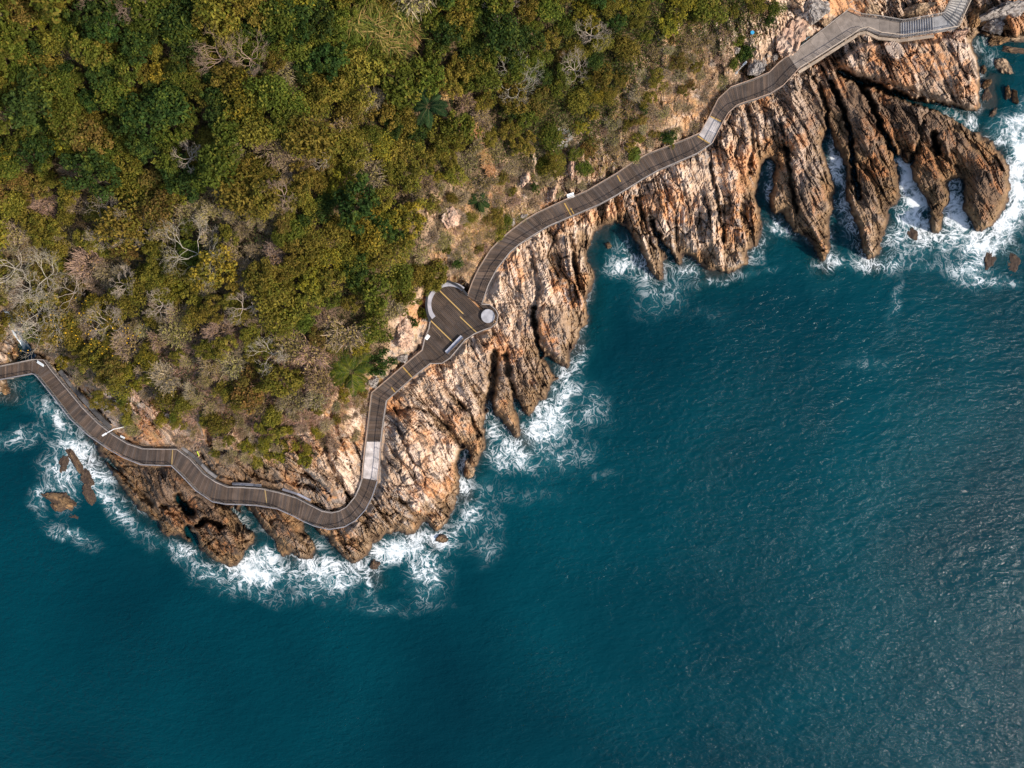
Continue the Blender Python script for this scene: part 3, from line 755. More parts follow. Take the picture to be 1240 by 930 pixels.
def beams(root, sec, step=6.0, drop=0.45):
    m = MB()
    st = resample(sec, 2.5)
    for s in (0, 1):
        for p, q in zip(st, st[1:]):
            a = p[s].lerp(p[1 - s], 0.08); b = q[s].lerp(q[1 - s], 0.08)
            m.bar(a - Vector((0, 0, 0.22)), b - Vector((0, 0, 0.22)), 0.16, 0.3, (0.13, 0.085, 0.06))
    m.build('beam', M_WOOD, root)
    n = 0
    for L, R in resample(sec, step)[1:-1]:
        for t in (0.15, 0.85):
            p = L.lerp(R, t)
            gz = float(ground(np.array(p.x), np.array(p.y), p.z - 1.0))
            if gz > p.z - 0.55: continue
            q = MB(); q.tube([(p.x, p.y, max(gz, -3) - 0.4), (p.x, p.y, p.z - 0.375)], 0.14, 8, (0.28, 0.26, 0.24))
            q.build('support_post', M_CONC, root)
def strip(root, a, b, z, w=0.22, col=(0.50, 0.31, 0.09)):
    m = MB(); m.bar(Vector(W(a[0], a[1], z + 0.006)), Vector(W(b[0], b[1], z + 0.006)), w, 0.02, col)
    m.build('joint_strip', M_PAINT, root)

RAIL_TAN = (0.38, 0.26, 0.19); RAIL_GREY = (0.25, 0.245, 0.27); RAIL_PALE = (0.32, 0.275, 0.25)
GB = 'timber boardwalk spans along the cliff'
def span(sec, label, name='boardwalk', colL=RAIL_PALE, colR=RAIL_GREY, ramp=None):
    mid = sec[len(sec) // 2]
    root = empty(name, W((mid[0] + mid[2]) / 2, (mid[1] + mid[3]) / 2, mid[4]), label, 'boardwalk', GB)
    d = MB(); planks(d, sec); d.build('deck', M_WOOD, root)
    beams(root, sec)
    railing(root, side_line(sec, 0, 1.1), colL); railing(root, side_line(sec, 1, 1.1), colR)
    return root
low = span(LOWER, 'long brown plank boardwalk winding over the surf at the lower left')
for a, b in (((320.5, 591), (324 - 0.5, 612)), ((359, 602), (352, 622)), ((209, 544), (208, 563)), ((271, 587), (268, 607))):
    strip(low, a, b, 4.12 if a[0] > 300 else 4.06, 0.2, (0.36, 0.25, 0.11))
mid_ = span(MIDDLE, 'short plank boardwalk span between the pale ramp and the viewing deck', colL=RAIL_TAN, colR=RAIL_PALE)
strip(mid_, (488, 444.5), (499.5, 457.5), 5.92); strip(mid_, (473.5, 468.5), (478.5, 475), 5.9, 0.2)
upp = span(UPPER, 'curving plank boardwalk span climbing from the viewing deck past the sea cove', colL=RAIL_TAN, colR=RAIL_PALE)
strip(upp, (683.5, 246), (692, 261.5), 6.42); strip(upp, (691, 252), (695, 259), 6.42, 0.18); strip(upp, (747.5, 212.5), (751.5, 220), 6.6, 0.2); strip(upp, (845, 165), (859.5, 174), 6.9)
top = span(TOP, 'plank boardwalk span bending up to the concrete walkway', colL=RAIL_TAN, colR=RAIL_TAN)
strip(top, (860.5, 141), (873, 147), 7.71)

def conc_slab(root, sec, name, step=1.6, col=(0.50, 0.46, 0.44), thick=0.2):
    m = MB(); st = resample(sec, step)
    for (L0, R0), (L1, R1) in zip(st, st[1:]):
        dn = Vector((0, 0, -thick)); g = 0.012
        a = L0.lerp(L1, g); b = R0.lerp(R1, g); k = random.uniform(0.86, 1.12)
        m.prism([a + dn, b + dn, R1 + dn, L1 + dn], [a, b, R1, L1], tuple(q * k for q in col))
    return m.build(name, M_CONC, root)
def stair(root, sec, n, col=(0.36, 0.345, 0.34)):
    L0, R0 = Vector(W(*sec[0][:2], sec[0][4])), Vector(W(*sec[0][2:4], sec[0][4]))
    L1, R1 = Vector(W(*sec[1][:2], sec[1][4])), Vector(W(*sec[1][2:4], sec[1][4]))
    m = MB()
    for i in range(n):
        a = L0.lerp(L1, i / n); b = R0.lerp(R1, i / n); c = R0.lerp(R1, (i + 1) / n); d = L0.lerp(L1, (i + 1) / n)
        zt = c.z; k = random.uniform(0.9, 1.1)
        low_ = min(a.z, zt) - 0.25
        pts = [(p.x, p.y) for p in (a, b, c, d)]
        m.slab(pts, low_, zt - 0.03, tuple(q * k for q in col))
        nose = [a, b, b.lerp(c, 0.28), a.lerp(d, 0.28)]
        m.slab([(p.x, p.y) for p in nose], zt - 0.029, zt, (0.16, 0.15, 0.15))
    return m.build('stair_flight', M_CONC, root)
def ramp(sec, label):
    root = empty('concrete_ramp', W((sec[0][0] + sec[0][2]) / 2, (sec[0][1] + sec[0][3]) / 2, sec[0][4]), label, 'ramp', 'pale concrete ramps between the plank spans')
    conc_slab(root, sec, 'ramp_slab', 0.55, (0.52, 0.47, 0.45))
    railing(root, side_line(sec, 0, 1.0), RAIL_TAN, 2.0); railing(root, side_line(sec, 1, 1.0), RAIL_TAN, 2.0)
    return root
ramp(RAMP_A, 'pale stepped concrete ramp between two plank spans above the lowest bend')
ramp(RAMP_B, 'small pale concrete ramp in the kink of the upper boardwalk')
cw = empty('concrete_walkway', W(1040, 30, 8.2), 'grey concrete walkway with two stair flights at the top right', 'walkway')
conc_slab(cw, CONC1, 'walkway_slab', 2.4, (0.225, 0.19, 0.165), 0.35)
conc_slab(cw, LAND1, 'landing_slab', 3.0, (0.32, 0.31, 0.31), 0.35)
stair(cw, STAIR1, 14); stair(cw, STAIR2[:2], 9, (0.42, 0.39, 0.36)); stair(cw, STAIR2[1:], 18, (0.42, 0.39, 0.36))
for sec in (CONC1, STAIR1, LAND1, STAIR2):
    for s, cl in ((0, (0.33, 0.29, 0.26)), (1, (0.50, 0.40, 0.31))):
        railing(cw, side_line(sec, s, 1.6), cl, 2.4, 0.13)
m = MB()
for p, q in zip(resample(CONC1 + STAIR1[1:], 1.6), resample(CONC1 + STAIR1[1:], 1.6)[1:]):
    a = p[1] + (p[1] - p[0]).normalized() * 0.45 - Vector((0, 0, 0.3)); b = q[1] + (q[1] - q[0]).normalized() * 0.45 - Vector((0, 0, 0.3))
    m.bar(a, b, 0.5, 0.3, shade((0.42, 0.33, 0.25), .8, 1.1))
m.build('edge_kerb', M_CONC, cw)

# ------------------------------------------------------------------ viewing deck
vd = empty('viewing_deck', W(556, 392, 6.0), 'wide brown plank viewing deck bulging out of the boardwalk', 'viewing deck')
ZD = 6.0
pw = [Vector(W(x, y, ZD)) for x, y in PLAT]
ang = math.atan2(-1, 1)        # boards run down to the right in the photo
ca, sa = math.cos(ang), math.sin(ang)
pr = [(p.x * ca + p.y * sa, -p.x * sa + p.y * ca) for p in pw]
def cuts(v):
    xs_ = []
    for (u1, v1), (u2, v2) in zip(pr, pr[1:] + pr[:1]):
        if (v1 <= v) != (v2 <= v): xs_.append(u1 + (u2 - u1) * (v - v1) / (v2 - v1))
    xs_.sort()
    return [(xs_[i], xs_[i + 1]) for i in range(0, len(xs_) - 1, 2)]
dk = MB()
v = min(q[1] for q in pr); vmax = max(q[1] for q in pr); stp = 0.26
while v < vmax:
    A = cuts(v + 0.012); B = cuts(v + stp - 0.012)
    if len(A) == len(B):
        for (a0, a1), (b0, b1) in zip(A, B):
            n = max(1, int((a1 - a0) / 3.2)); off = random.random()
            for i in range(n):
                t0, t1 = i / n, (i + 1) / n - (0.004 if i < n - 1 else 0)
                q = [(a0 + (a1 - a0) * t0, v + 0.012), (a0 + (a1 - a0) * t1, v + 0.012), (b0 + (b1 - b0) * t1, v + stp - 0.012), (b0 + (b1 - b0) * t0, v + stp - 0.012)]
                c = plank_col(); c = tuple(x * 0.72 for x in c)
                dk.slab([(x * ca - y * sa, x * sa + y * ca) for x, y in q], ZD - 0.06, ZD, c)
    v += stp
dk.build('deck', M_WOOD, vd)
def poly_rail(i0, i1, col, z_up=1.08, cap_w=0.14):
    line = []
    idx = list(range(i0, i1 + 1))
    for a, b in zip(idx, idx[1:]):
        n = max(1, round((pw[a] - pw[b]).length / 0.9))
        line += [pw[a].lerp(pw[b], k / n) for k in range(n)]
    line.append(pw[idx[-1]])
    railing(vd, line, col, 1.8, cap_w, z_up=z_up)
poly_rail(0, 3, RAIL_PALE); poly_rail(3, 13, (0.035, 0.035, 0.04), 1.1, 0.42); poly_rail(14, 27, RAIL_PALE)  # rim cap widened and blackened: dark screen plus painted shade of the gap outside
fr = MB()
for a, b in zip(pw, pw[1:] + pw[:1]):
    fr.bar(a - Vector((0, 0, .22)), b - Vector((0, 0, .22)), 0.14, 0.3, (0.12, 0.08, 0.06))
fr.build('edge_beam', M_WOOD, vd)
for x, y in ((523, 360), (530, 352), (545, 348), (525, 380), (560, 395), (590, 385), (540, 425), (555, 410)):
    p = W(x, y, ZD); gz = float(ground(np.array(p[0]), np.array(p[1]), 5.0))
    q = MB(); q.tube([(p[0], p[1], min(gz, 5.0) - 0.5), (p[0], p[1], ZD - 0.07)], 0.16, 8, (0.28, 0.26, 0.24)); q.build('support_post', M_CONC, vd)
strip(vd, (531.5, 351), (561, 380), ZD, 0.19, (0.52, 0.34, 0.12)); strip(vd, (557, 383.5), (577, 402.5), ZD, 0.19, (0.52, 0.34, 0.12)); strip(vd, (520.8, 387.5), (548, 414), ZD, 0.19, (0.52, 0.34, 0.12))
strip(vd, (523, 396), (534, 408), ZD, 0.08, (0.30, 0.2, 0.12))
# curved benches
def curved_bench(a0, a1, label, rin=22.0, rout=27.3):
    ctr = (544.5, 369.0)
    mid = (a0 + a1) / 2
    root = empty('curved_bench', W(ctr[0] + 25 * math.cos(math.radians(mid)), ctr[1] + 25 * math.sin(math.radians(mid)), ZD), label, 'bench', 'curved benches on the viewing deck')
    seat = MB(); leg = []
    n = 14
    P = lambda r, a, z: Vector(W(ctr[0] + r * math.cos(math.radians(a)), ctr[1] + r * math.sin(math.radians(a)), ZD)) + Vector((0, 0, z))
    for i in range(n):
        b0 = a0 + (a1 - a0) * i / n; b1 = a0 + (a1 - a0) * (i + 1) / n
        k = random.uniform(0.92, 1.06)
        seat.prism([P(rin, b0, .38), P(rout, b0, .38), P(rout, b1, .38), P(rin, b1, .38)], [P(rin, b0, .47), P(rout, b0, .47), P(rout, b1, .47), P(rin, b1, .47)], (0.40 * k, 0.39 * k, 0.43 * k))
    seat.build('seat', M_CONC, root)
    for t in (0.08, 0.5, 0.92):
        b = a0 + (a1 - a0) * t
        l = MB(); l.prism([P(rin + 1, b - 2, 0.004), P(rout - 1, b - 2, 0.004), P(rout - 1, b + 2, 0.004), P(rin + 1, b + 2, 0.004)], [P(rin + 1, b - 2, .379), P(rout - 1, b - 2, .379), P(rout - 1, b + 2, .379), P(rin + 1, b + 2, .379)], (0.3, 0.3, 0.31))
        l.build('leg', M_CONC, root)
curved_bench(140, 222, 'pale curved bench along the left rim of the viewing deck')
curved_bench(246, 312, 'pale curved bench along the upper rim of the viewing deck')
bt = empty('long_bench', W(549.5, 417, ZD), 'long straight pale bench near the seaward rail of the viewing deck', 'bench')
a = Vector(W(540.5, 427, ZD)); b = Vector(W(559.5, 407.5, ZD)); nrm = (b - a).cross(Vector((0, 0, 1))).normalized()
m = MB()
for k in range(3):
    m.bar(a + nrm * (0.22 * (k - 1)) + Vector((0, 0, .45)), b + nrm * (0.22 * (k - 1)) + Vector((0, 0, .45)), 0.205, 0.06, (0.44, 0.45, 0.52))
m.build('seat', M_CONC, bt)
m = MB(); m.bar(a + nrm * 0.46 + Vector((0, 0, .7)), b + nrm * 0.46 + Vector((0, 0, .7)), 0.10, 0.22, (0.17, 0.12, 0.09)); m.build('backrest', M_WOOD, bt)
for t in (0.06, 0.5, 0.94):
    c = a.lerp(b, t)
    m = MB(); m.bar(c - nrm * 0.28 + Vector((0, 0, .21)), c + nrm * 0.5 + Vector((0, 0, .21)), 0.12, 0.41, (0.25, 0.25, 0.27)); m.build('leg', M_CONC, bt)
# round table in the bulge
rt = empty('round_table', W(591, 383, ZD), 'round pale stone table in the rounded corner of the viewing deck', 'table')
c = Vector(W(591, 383, ZD)); R = 8.3 * PXM * .957
def disc(mb, r0, z0, z1, n=40, col=(1, 1, 1), r1=None):
    r1 = r1 or r0
    mb.prism([(c.x + r0 * math.cos(2 * math.pi * k / n), c.y + r0 * math.sin(2 * math.pi * k / n), c.z + z0) for k in range(n)],
             [(c.x + r1 * math.cos(2 * math.pi * k / n), c.y + r1 * math.sin(2 * math.pi * k / n), c.z + z1) for k in range(n)], col)
m = MB(); disc(m, R, .40, .47, col=(0.36, 0.355, 0.385)); disc(m, R * .93, .4701, .478, col=(0.41, 0.405, 0.435)); m.build('tabletop', M_CONC, rt)
m = MB(); disc(m, R * .6, .004, .399, col=(0.3, 0.3, 0.32), r1=R * .7); m.build('pedestal', M_CONC, rt)

# ------------------------------------------------------------------ boards, lamps and other small things beside the walk
def info_board(px, py, z, wpx, hpx, ang, label, name='information_board', h=1.0, col=(0.80, 0.84, 0.86), tilt=0.25):
    root = empty(name, W(px, py, z), label, 'sign')
    c = Vector(root.location); d = Vector((math.cos(ang), math.sin(ang), 0)); n = Vector((-d.y, d.x, 0)); w = wpx * PXM; dd = hpx * PXM
    m = MB()
    A = [c + d * (sx * w / 2) + n * (sy * dd / 2) + Vector((0, 0, h + sy * tilt * dd)) for sx, sy in ((-1, -1), (1, -1), (1, 1), (-1, 1))]
    m.prism([p - Vector((0, 0, .05)) for p in A], A, col)
    B = [c + d * (sx * w * .42) + n * (sy * dd * .36) + Vector((0, 0, h + sy * .72 * tilt * dd + .004)) for sx, sy in ((-1, -1), (1, -1), (1, 1), (-1, 1))]
    m.build('panel', M_PAINT, root)
    m2 = MB(); m2.prism(B, [p + Vector((0, 0, .004)) for p in B], tuple(q * .86 for q in col)); m2.build('panel_face', M_PAINT, root)
    for s in (-1, 1):
        q = c + d * (s * w * .38)
        l = MB(); l.tube([q - Vector((0, 0, .25)), q + Vector((0, 0, h - .055))], 0.045, 8, (0.3, 0.3, 0.3)); l.build('leg', M_METAL, root)
    return root
info_board(518.3, 408.8, 6.0, 5.8, 3.4, math.radians(50), 'small white information board on the left edge of the viewing deck')
info_board(690.5, 238.5, 6.2, 8.2, 4.6, math.radians(18), 'white information board behind the landward rail above the sea cove')
info_board(53, 440.5, 3.6, 9, 3.4, math.radians(-33), 'white board at the corner of the boardwalk bridge on the far left')
info_board(182, 474, 6.5, 5.5, 4.5, math.radians(-35), 'tilted pale sign standing on the rocks below the hillside edge', col=(0.66, 0.76, 0.72))
info_board(150, 529, 3.7, 5.5, 2.4, math.radians(-25), 'low white board beside the rail under the bent lamp', h=0.5)
def lamp_post(base, elbow, tip, zb, h, label, col=(0.72, 0.73, 0.75), arm2=None):
    root = empty('street_lamp', W(base[0], base[1], zb), label, 'lamp', 'lamp posts above the walk')
    b = Vector(root.location); e = Vector(W(elbow[0], elbow[1], zb + h)); t = Vector(W(tip[0], tip[1], zb + h + 0.3))
    m = MB(); m.tube([b - Vector((0, 0, .4)), b + Vector((0, 0, .3)), b.lerp(e, .5), e], [0.13, 0.12, 0.10, 0.085], 10, col); m.build('pole', M_METAL, root)
    m = MB(); m.tube([e, e.lerp(t, .5) + Vector((0, 0, .15)), t], [0.08, 0.07, 0.06], 8, col); m.build('arm', M_METAL, root)
    d = (t - e).normalized(); m = MB(); m.bar(t - d * 0.1, t + d * 0.75, 0.3, 0.12, col); m.build('lamp_head', M_METAL, root)
    m = MB(); m.tube([b - Vector((0, 0, .1)), b + Vector((0, 0, .12))], 0.28, 12, (0.4, 0.4, 0.4)); m.build('base_plate', M_METAL, root)
    return root
lz = float(sample(T, 153, 516))
lamp_post((153, 516.3), (138, 519.5), (128.5, 525), lz, 4.3, 'white bent lamp post reaching over the lower left boardwalk')
lz = float(sample(T, 891.5, 88))
lamp_post((891.5, 88), (898.6, 80), (900.3, 78.3), lz, 3.0, 'short pale lamp post among bushes above the upper boardwalk')
# concrete kerbs on the landward side of the lower span
def kerb(pts, z, label, wpx=5.0, col=(0.09, 0.085, 0.085)):
    root = empty('edge_trough', W(pts[0][0], pts[0][1], z), label, 'trough', 'edge troughs beside the lower boardwalk')
    m = MB(); lid = MB()
    P = [Vector(W(x, y, z)) for x, y in pts]
    for a, b in zip(P, P[1:]):
        n = max(1, round((b - a).length / 1.5))
        for i in range(n):
            p = a.lerp(b, i / n); q = a.lerp(b, (i + 1) / n - 0.02 / n)
            m.bar(p - Vector((0, 0, .3)), q - Vector((0, 0, .3)), wpx * PXM, 0.56, shade(col, .8, 1.15))
            if random.random() < .8: lid.bar(p + Vector((0, 0, .005)), q + Vector((0, 0, .005)), wpx * PXM * .7, 0.05, shade(col, (.75, .9, 1.1, 1.3, 2.4)))
    m.build('trough_body', M_CONC, root); lid.build('cover_slabs', M_CONC, root)
kerb([(72, 449), (87, 468), (106, 490), (125, 510), (134, 518)], 3.75, 'dark segmented trough along the landward rail of the left boardwalk')
kerb([(220, 542), (236, 554), (252, 571), (262, 578)], 4.1, 'dark segmented trough between the boardwalk kink and the cliff face', 4.5)
kerb([(281, 586), (298, 586.5), (316, 588)], 4.15, 'grey segmented trough behind the rail of the lower bend', 3.0, (0.20, 0.20, 0.225))
kerb([(342, 592.5), (360, 598), (376, 606)], 4.2, 'bluish grey trough beside the hollow before the lowest bend', 3.0, (0.14, 0.14, 0.165))
# bleached branch, yellow plank, blue pipe, blue bucket
def stick(name, pts, zoff, rad, label, cat, col):
    P = []
    for x, y in pts:
        z = float(sample(T, x, y)) + zoff; P.append(Vector(W(x, y, z)))
    m = MB(); m.tube(P, rad, 7, col)
    return tag(m.build(name, M_BARK, None, tuple(P[0])), label, cat)
stick('bleached_branch', [(139, 464.5), (147, 467), (154, 468), (160, 467)], 0.35, [0.2, 0.18, 0.14, 0.08], 'bleached white branch lying on the rocks under the hillside edge', 'branch', (0.62, 0.56, 0.48))
stick('marker_plank', [(238.5, 546.5), (239.7, 549), (241, 552)], 0.3, [0.09, 0.10, 0.09], 'yellow green plank lying on the cliff face above the boardwalk kink', 'plank', (0.45, 0.55, 0.05))
stick('water_pipe', [(969, 56), (973, 51), (976, 47), (980, 44)], 0.5, 0.2, 'light blue pipe under the landward edge of the concrete walkway', 'pipe', (0.25, 0.42, 0.48))
bz = float(sample(T, 910, 41)) + 0.1
bk = empty('bucket', W(910, 41, bz), 'small blue bucket in the dark bushes above the upper boardwalk', 'bucket')
c = Vector(bk.location)
m = MB(); disc(m, .22, 0, .5, 16, (0.03, 0.25, 0.55), .30); m.build('body', M_PAINT, bk)
m = MB(); disc(m, .33, .5, .54, 16, (0.05, 0.35, 0.62)); m.build('rim', M_PAINT, bk)

# ------------------------------------------------------------------ boulders and sea rocks
def boulder(px, py, rx, ry, rz_px, ang, zc, cols, label, group, seed, name='boulder', sink=0.35, brown_=0.0):
    """rx, ry in photo points, height in metres; an angular lump with flats and cracks"""
    import bmesh
    bm = bmesh.new(); bmesh.ops.create_icosphere(bm, subdivisions=5, radius=1.0)
    v = np.array([p.co[:] for p in bm.verts]); f = np.array([[q.index for q in fc_.verts] for fc_ in bm.faces]); bm.free()
    rg = np.random.default_rng(seed)
    for _ in range(26):          # flat cuts
        n = rg.normal(size=3); n /= np.linalg.norm(n); d = rg.uniform(0.48, 0.86)
        s = v @ n - d
        v = v - np.where(s > 0, s, 0)[:, None] * n * 0.92
    o = rg.uniform(0, 50, 3)
    nn = 0.10 * fbm(v[:, 0] * 2 + v[:, 2] + o[0], v[:, 1] * 2 - v[:, 2] + o[1], seed % 50, 4)
    lay = v[:, 0] * 3 + 2 * v[:, 1] + 1.5 * v[:, 2] + o[2]
    nn += 0.05 * (rnd(np.floor(lay * 2), np.floor(lay * 0), 3) - 0.5) + 0.035 * perlin(v[:, 0] * 9 + o[0], v[:, 1] * 9 + v[:, 2] * 5, 7)
    w1_, w2_, wid_ = worley(v[:, 0] * 2.2 + v[:, 2] * 1.3 + o[1], v[:, 1] * 3.4 - v[:, 2] + o[0], seed % 40)
    nn += 0.10 * (wid_ - 0.5) - 0.09 * (1 - sstep(0, .12, w2_ - w1_)) + 0.05 * fbm(v[:, 0] * 14 + o[0], v[:, 1] * 14 + v[:, 2] * 9, 8, 3)
    v = v * (1 + nn + 0.16 * facets(v[:, 0] * 2.0 + o[1] + v[:, 2], v[:, 1] * 2.6 + o[2] - v[:, 2], seed % 60) + 0.07 * facets(v[:, 0] * 5.0 + o[1] + v[:, 2], v[:, 1] * 6.0 + o[2] - v[:, 2], seed % 50))[:, None]
    t1 = fbm(v[:, 0] * 1.6 + o[0], v[:, 1] * 1.6 + v[:, 2], 21, 3); t2 = perlin(v[:, 0] * 7 + o[1], v[:, 1] * 3 + v[:, 2] * 3, 22)
    cc = np.zeros((len(v), 3)) + np.array(cols[0])
    cc = mixc(cc, cols[1], sstep(-0.1, 0.45, t1)); cc = mixc(cc, cols[2], sstep(0.1, 0.5, t2) * 0.75); cc = mixc(cc, cols[2], (1 - sstep(0, .15, w2_ - w1_)) * .6); cc = cc * (0.8 + 0.45 * wid_)[:, None]
    k = PXM * (CAM_H - zc) / CAM_H
    v = v * np.array([rx * k, ry * k, rz_px])
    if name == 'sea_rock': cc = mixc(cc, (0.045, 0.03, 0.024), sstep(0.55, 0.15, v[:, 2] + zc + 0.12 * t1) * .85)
    ca_, sa_ = math.cos(-ang), math.sin(-ang)
    v = np.stack([v[:, 0] * ca_ - v[:, 1] * sa_, v[:, 0] * sa_ + v[:, 1] * ca_, v[:, 2]], -1)
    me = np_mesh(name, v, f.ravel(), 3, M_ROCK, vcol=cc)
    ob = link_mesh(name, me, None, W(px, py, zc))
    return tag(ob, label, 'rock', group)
PINK = ((0.47, 0.30, 0.21), (0.56, 0.41, 0.31), (0.16, 0.11, 0.085)); GREY = ((0.27, 0.24, 0.22), (0.36, 0.32, 0.29), (0.08, 0.06, 0.05)); DKB = ((0.15, 0.09, 0.05), (0.25, 0.16, 0.08), (0.05, 0.035, 0.028))
TAN = ((0.36, 0.25, 0.16), (0.45, 0.31, 0.19), (0.12, 0.08, 0.05)); OCH = ((0.19, 0.115, 0.055), (0.27, 0.155, 0.07), (0.06, 0.04, 0.028))
GR1 = 'boulders lying on the land'; GR2 = 'rocks standing in the surf'
def tz(x, y): return float(sample(T, x, y))
BL = [(489, 405, 16, 21, 2.6, -.2, PINK, 'big pink boulder at the forest edge left of the viewing deck'),
 (487, 433, 9, 6, 1.2, .2, GREY, 'grey boulder squeezed between the pink boulder and the boardwalk'),
 (472, 441, 8, 6, 1.2, -.4, TAN, 'tan boulder beside the middle boardwalk span below the palm'),
 (452, 462, 10, 7, 1.5, -.6, GREY, 'grey boulder at the corner of the middle boardwalk span'),
 (958, 45, 20, 27, 3.0, .5, PINK, 'large pink rock beside the landward edge of the concrete walkway'),
 (984, 12, 20, 11, 2.6, .35, GREY, 'large grey boulder behind the concrete walkway at the top'),
 (938, 69, 5.5, 5, 1.3, 0, GREY, 'small grey stone next to the bend of the upper boardwalk'),
 (916, 80, 12, 14, 1.8, .3, GREY, 'moss topped grey rock between lamp post and upper boardwalk'),
 (1000, 25, 8, 6, 1.2, .1, TAN, 'tan stone wedged behind the concrete walkway'),
 (1052, 12, 16, 7, 2.2, .3, TAN, 'tan rock behind the elbow of the concrete walkway'),
 (1110, 13, 15, 7, 2.4, -.1, TAN, 'tan rock above the lower stair flight'),
 (1160, 43.5, 11.5, 8, 1.7, -.3, PINK, 'pinkish boulder just below the stair landing'),
 (1180, 22, 14, 18, 3.2, .45, OCH, 'ochre rock right of the upper stair flight'),
 (1217, 12, 24, 11, 3.0, -.2, GREY, 'dark grey slab in the top right corner'),
 (1203, 31, 14, 9, 2.2, .05, GREY, 'grey block under the dark slab at the top right'),
 (890, 62, 6, 4, 0.9, .2, GREY, 'small grey stone in the dark bushes above the lamp post'),
 (876.5, 107, 2.4, 4, .9, .1, GREY, 'small grey stone at the landward rail below the dry grass'),
 (682, 250, 4, 3, .8, 0, GREY, 'tiny grey stone under the rail near the white information board'),
 (621, 268, 4.5, 6, 1.0, .2, GREY, 'pale grey stone beside the landward rail above the long curve'),
 (633, 262, 5.5, 4.5, 1.0, -.3, GREY, 'blue grey stone beside the landward rail of the long curve'),
 (164, 480, 8, 6, 1.3, .8, PINK, 'rounded pink stone among rocks under the pale sign'),
 (543, 262, 15, 18, 1.5, .4, PINK, 'pale cracked outcrop on the dry slope above the viewing deck'),
 (636, 212, 8, 17, 1.8, .1, PINK, 'upright pink slab on the slope above the long curve'),
 (692, 200, 6, 20, 2.0, .05, PINK, 'tall pale rock fin above the white information board'),
 (667, 236, 6, 11, 1.6, .25, PINK, 'orange tinted slab left of the white information board')]
for i, (x, y, rx, ry, rz, a, cl, lb) in enumerate(BL):
    boulder(x, y, rx * 1.2, ry * 1.2, rz * 1.1, a, tz(x, y) + 0.15 * rz, cl, lb, GR1, 100 + i)
SR = [(76, 607, 24, 13, 1.5, .35, OCH, 'wide ochre rock in the surf at the far left'),
 (108, 598, 8, 18, 0.9, -.45, DKB, 'long tapered brown rock in foam right of the wide ochre rock'),
 (90, 556, 6, 24, 1.0, -.55, DKB, 'thin dark ridge of rock in the foam beside the left boardwalk'),
 (106, 580, 8, 15, 0.9, -.5, DKB, 'dark rock awash in the surf between ridge and shore'),
 (78, 560, 8, 12, .6, -.3, DKB, 'low brown rock awash left of the thin dark ridge'),
 (94, 626, 12, 9, .7, .2, DKB, 'dark low rock at the outer end of the left reef'),
 (345, 658, 16, 20, 1.4, -.2, OCH, 'rounded brown rock between the two white surf channels'),
 (454, 683, 7, 8, .8, .3, DKB, 'small dark rock awash in the breaking surf at the lowest point'),
 (536, 652, 9, 7, .6, -.3, DKB, 'flat dark rock in swirling foam below the pale headland'),
 (568, 568, 7, 13, 1.6, -.15, TAN, 'tan rock finger beside the small blue inlet'),
 (1190, 84, 4, 5, .7, 0, OCH, 'small ochre stone in the water right of the big top rock'),
 (1192, 103, 6, 7, 1.3, .2, OCH, 'round ochre stone beside the tip of the big top rock'),
 (1193, 116, 7, 9, .6, .6, DKB, 'dark low rock awash beside the tip of the big top rock'),
 (1219, 115, 3.5, 9, 1.2, -.25, OCH, 'left one of the twin upright ochre rocks in the blue water'),
 (1227, 117, 4, 10, 1.5, -.2, OCH, 'right one of the twin upright ochre rocks in the blue water'),
 (1215, 82, 11, 9, .9, .3, TAN, 'pale striped ledge in the water under the top right rocks'),
 (1206, 50, 12, 6, 1.2, -.15, OCH, 'brown ledge at the head of the small foamy gap'),
 (1232, 47, 16, 5, 1.1, .0, TAN, 'flat tan ledge on the right edge near the top'),
 (1228, 62, 15, 4, .7, .05, DKB, 'dark brown ledge under the flat tan ledge'),
 (1203, 137, 4, 8, .5, .7, DKB, 'small dark rock awash near the white breaking wave'),
 (1197, 315, 11, 20, .7, .2, DKB, 'purple brown reef rock awash below the round headland'),
 (1228, 318, 12, 16, .5, 0, DKB, 'dark reef rock awash on the right edge'),
 (737, 298, 5, 4, .6, .3, DKB, 'small dark rock in the shaded sea cove'),
 (6, 470, 8, 9, 1.2, .3, OCH, 'brown rock under the bridge on the left edge'),
 (1105, 283, 8, 13, .4, -.2, DKB, 'flat rock just awash between the right hand rock ribs')]
for i, (x, y, rx, ry, rz, a, cl, lb) in enumerate(SR):
    q = 1.5 if (x > 1180 and y < 100) else 1.15
    boulder(x, y, rx * q, ry * q, rz * (.75 if x < 140 else 1.15), a, (-0.42 if 'reef' in lb or 'just awash' in lb else -0.22 if 'awash' in lb else -0.1) * rz, cl, lb, GR2, 200 + i, 'sea_rock')

# little stream running down to the bridge
st_m = bpy.data.materials.new('stream_water'); st_m.use_nodes = True
p = st_m.node_tree.nodes['Principled BSDF']; nz = st_m.node_tree.nodes.new('ShaderNodeTexNoise'); nz.inputs['Scale'].default_value = 1.9; nz.inputs['Detail'].default_value = 6
cr = st_m.node_tree.nodes.new('ShaderNodeValToRGB'); cr.color_ramp.elements[0].position = 0.49; cr.color_ramp.elements[0].color = (0.02, 0.06, 0.11, 1); cr.color_ramp.elements[1].position = 0.64; cr.color_ramp.elements[1].color = (0.6, 0.68, 0.78, 1)
st_m.node_tree.links.new(nz.outputs['Fac'], cr.inputs[0]); st_m.node_tree.links.new(cr.outputs[0], p.inputs['Base Color']); p.inputs['Roughness'].default_value = 0.2
sv = []; sf = []
SL = [(-8, 352, 2), (2, 366, 2.5), (9, 378, 3.5), (14, 390, 4), (20, 402, 4.2), (28, 414, 3.6), (34, 424, 4), (40, 433, 4), (43, 444, 4)]
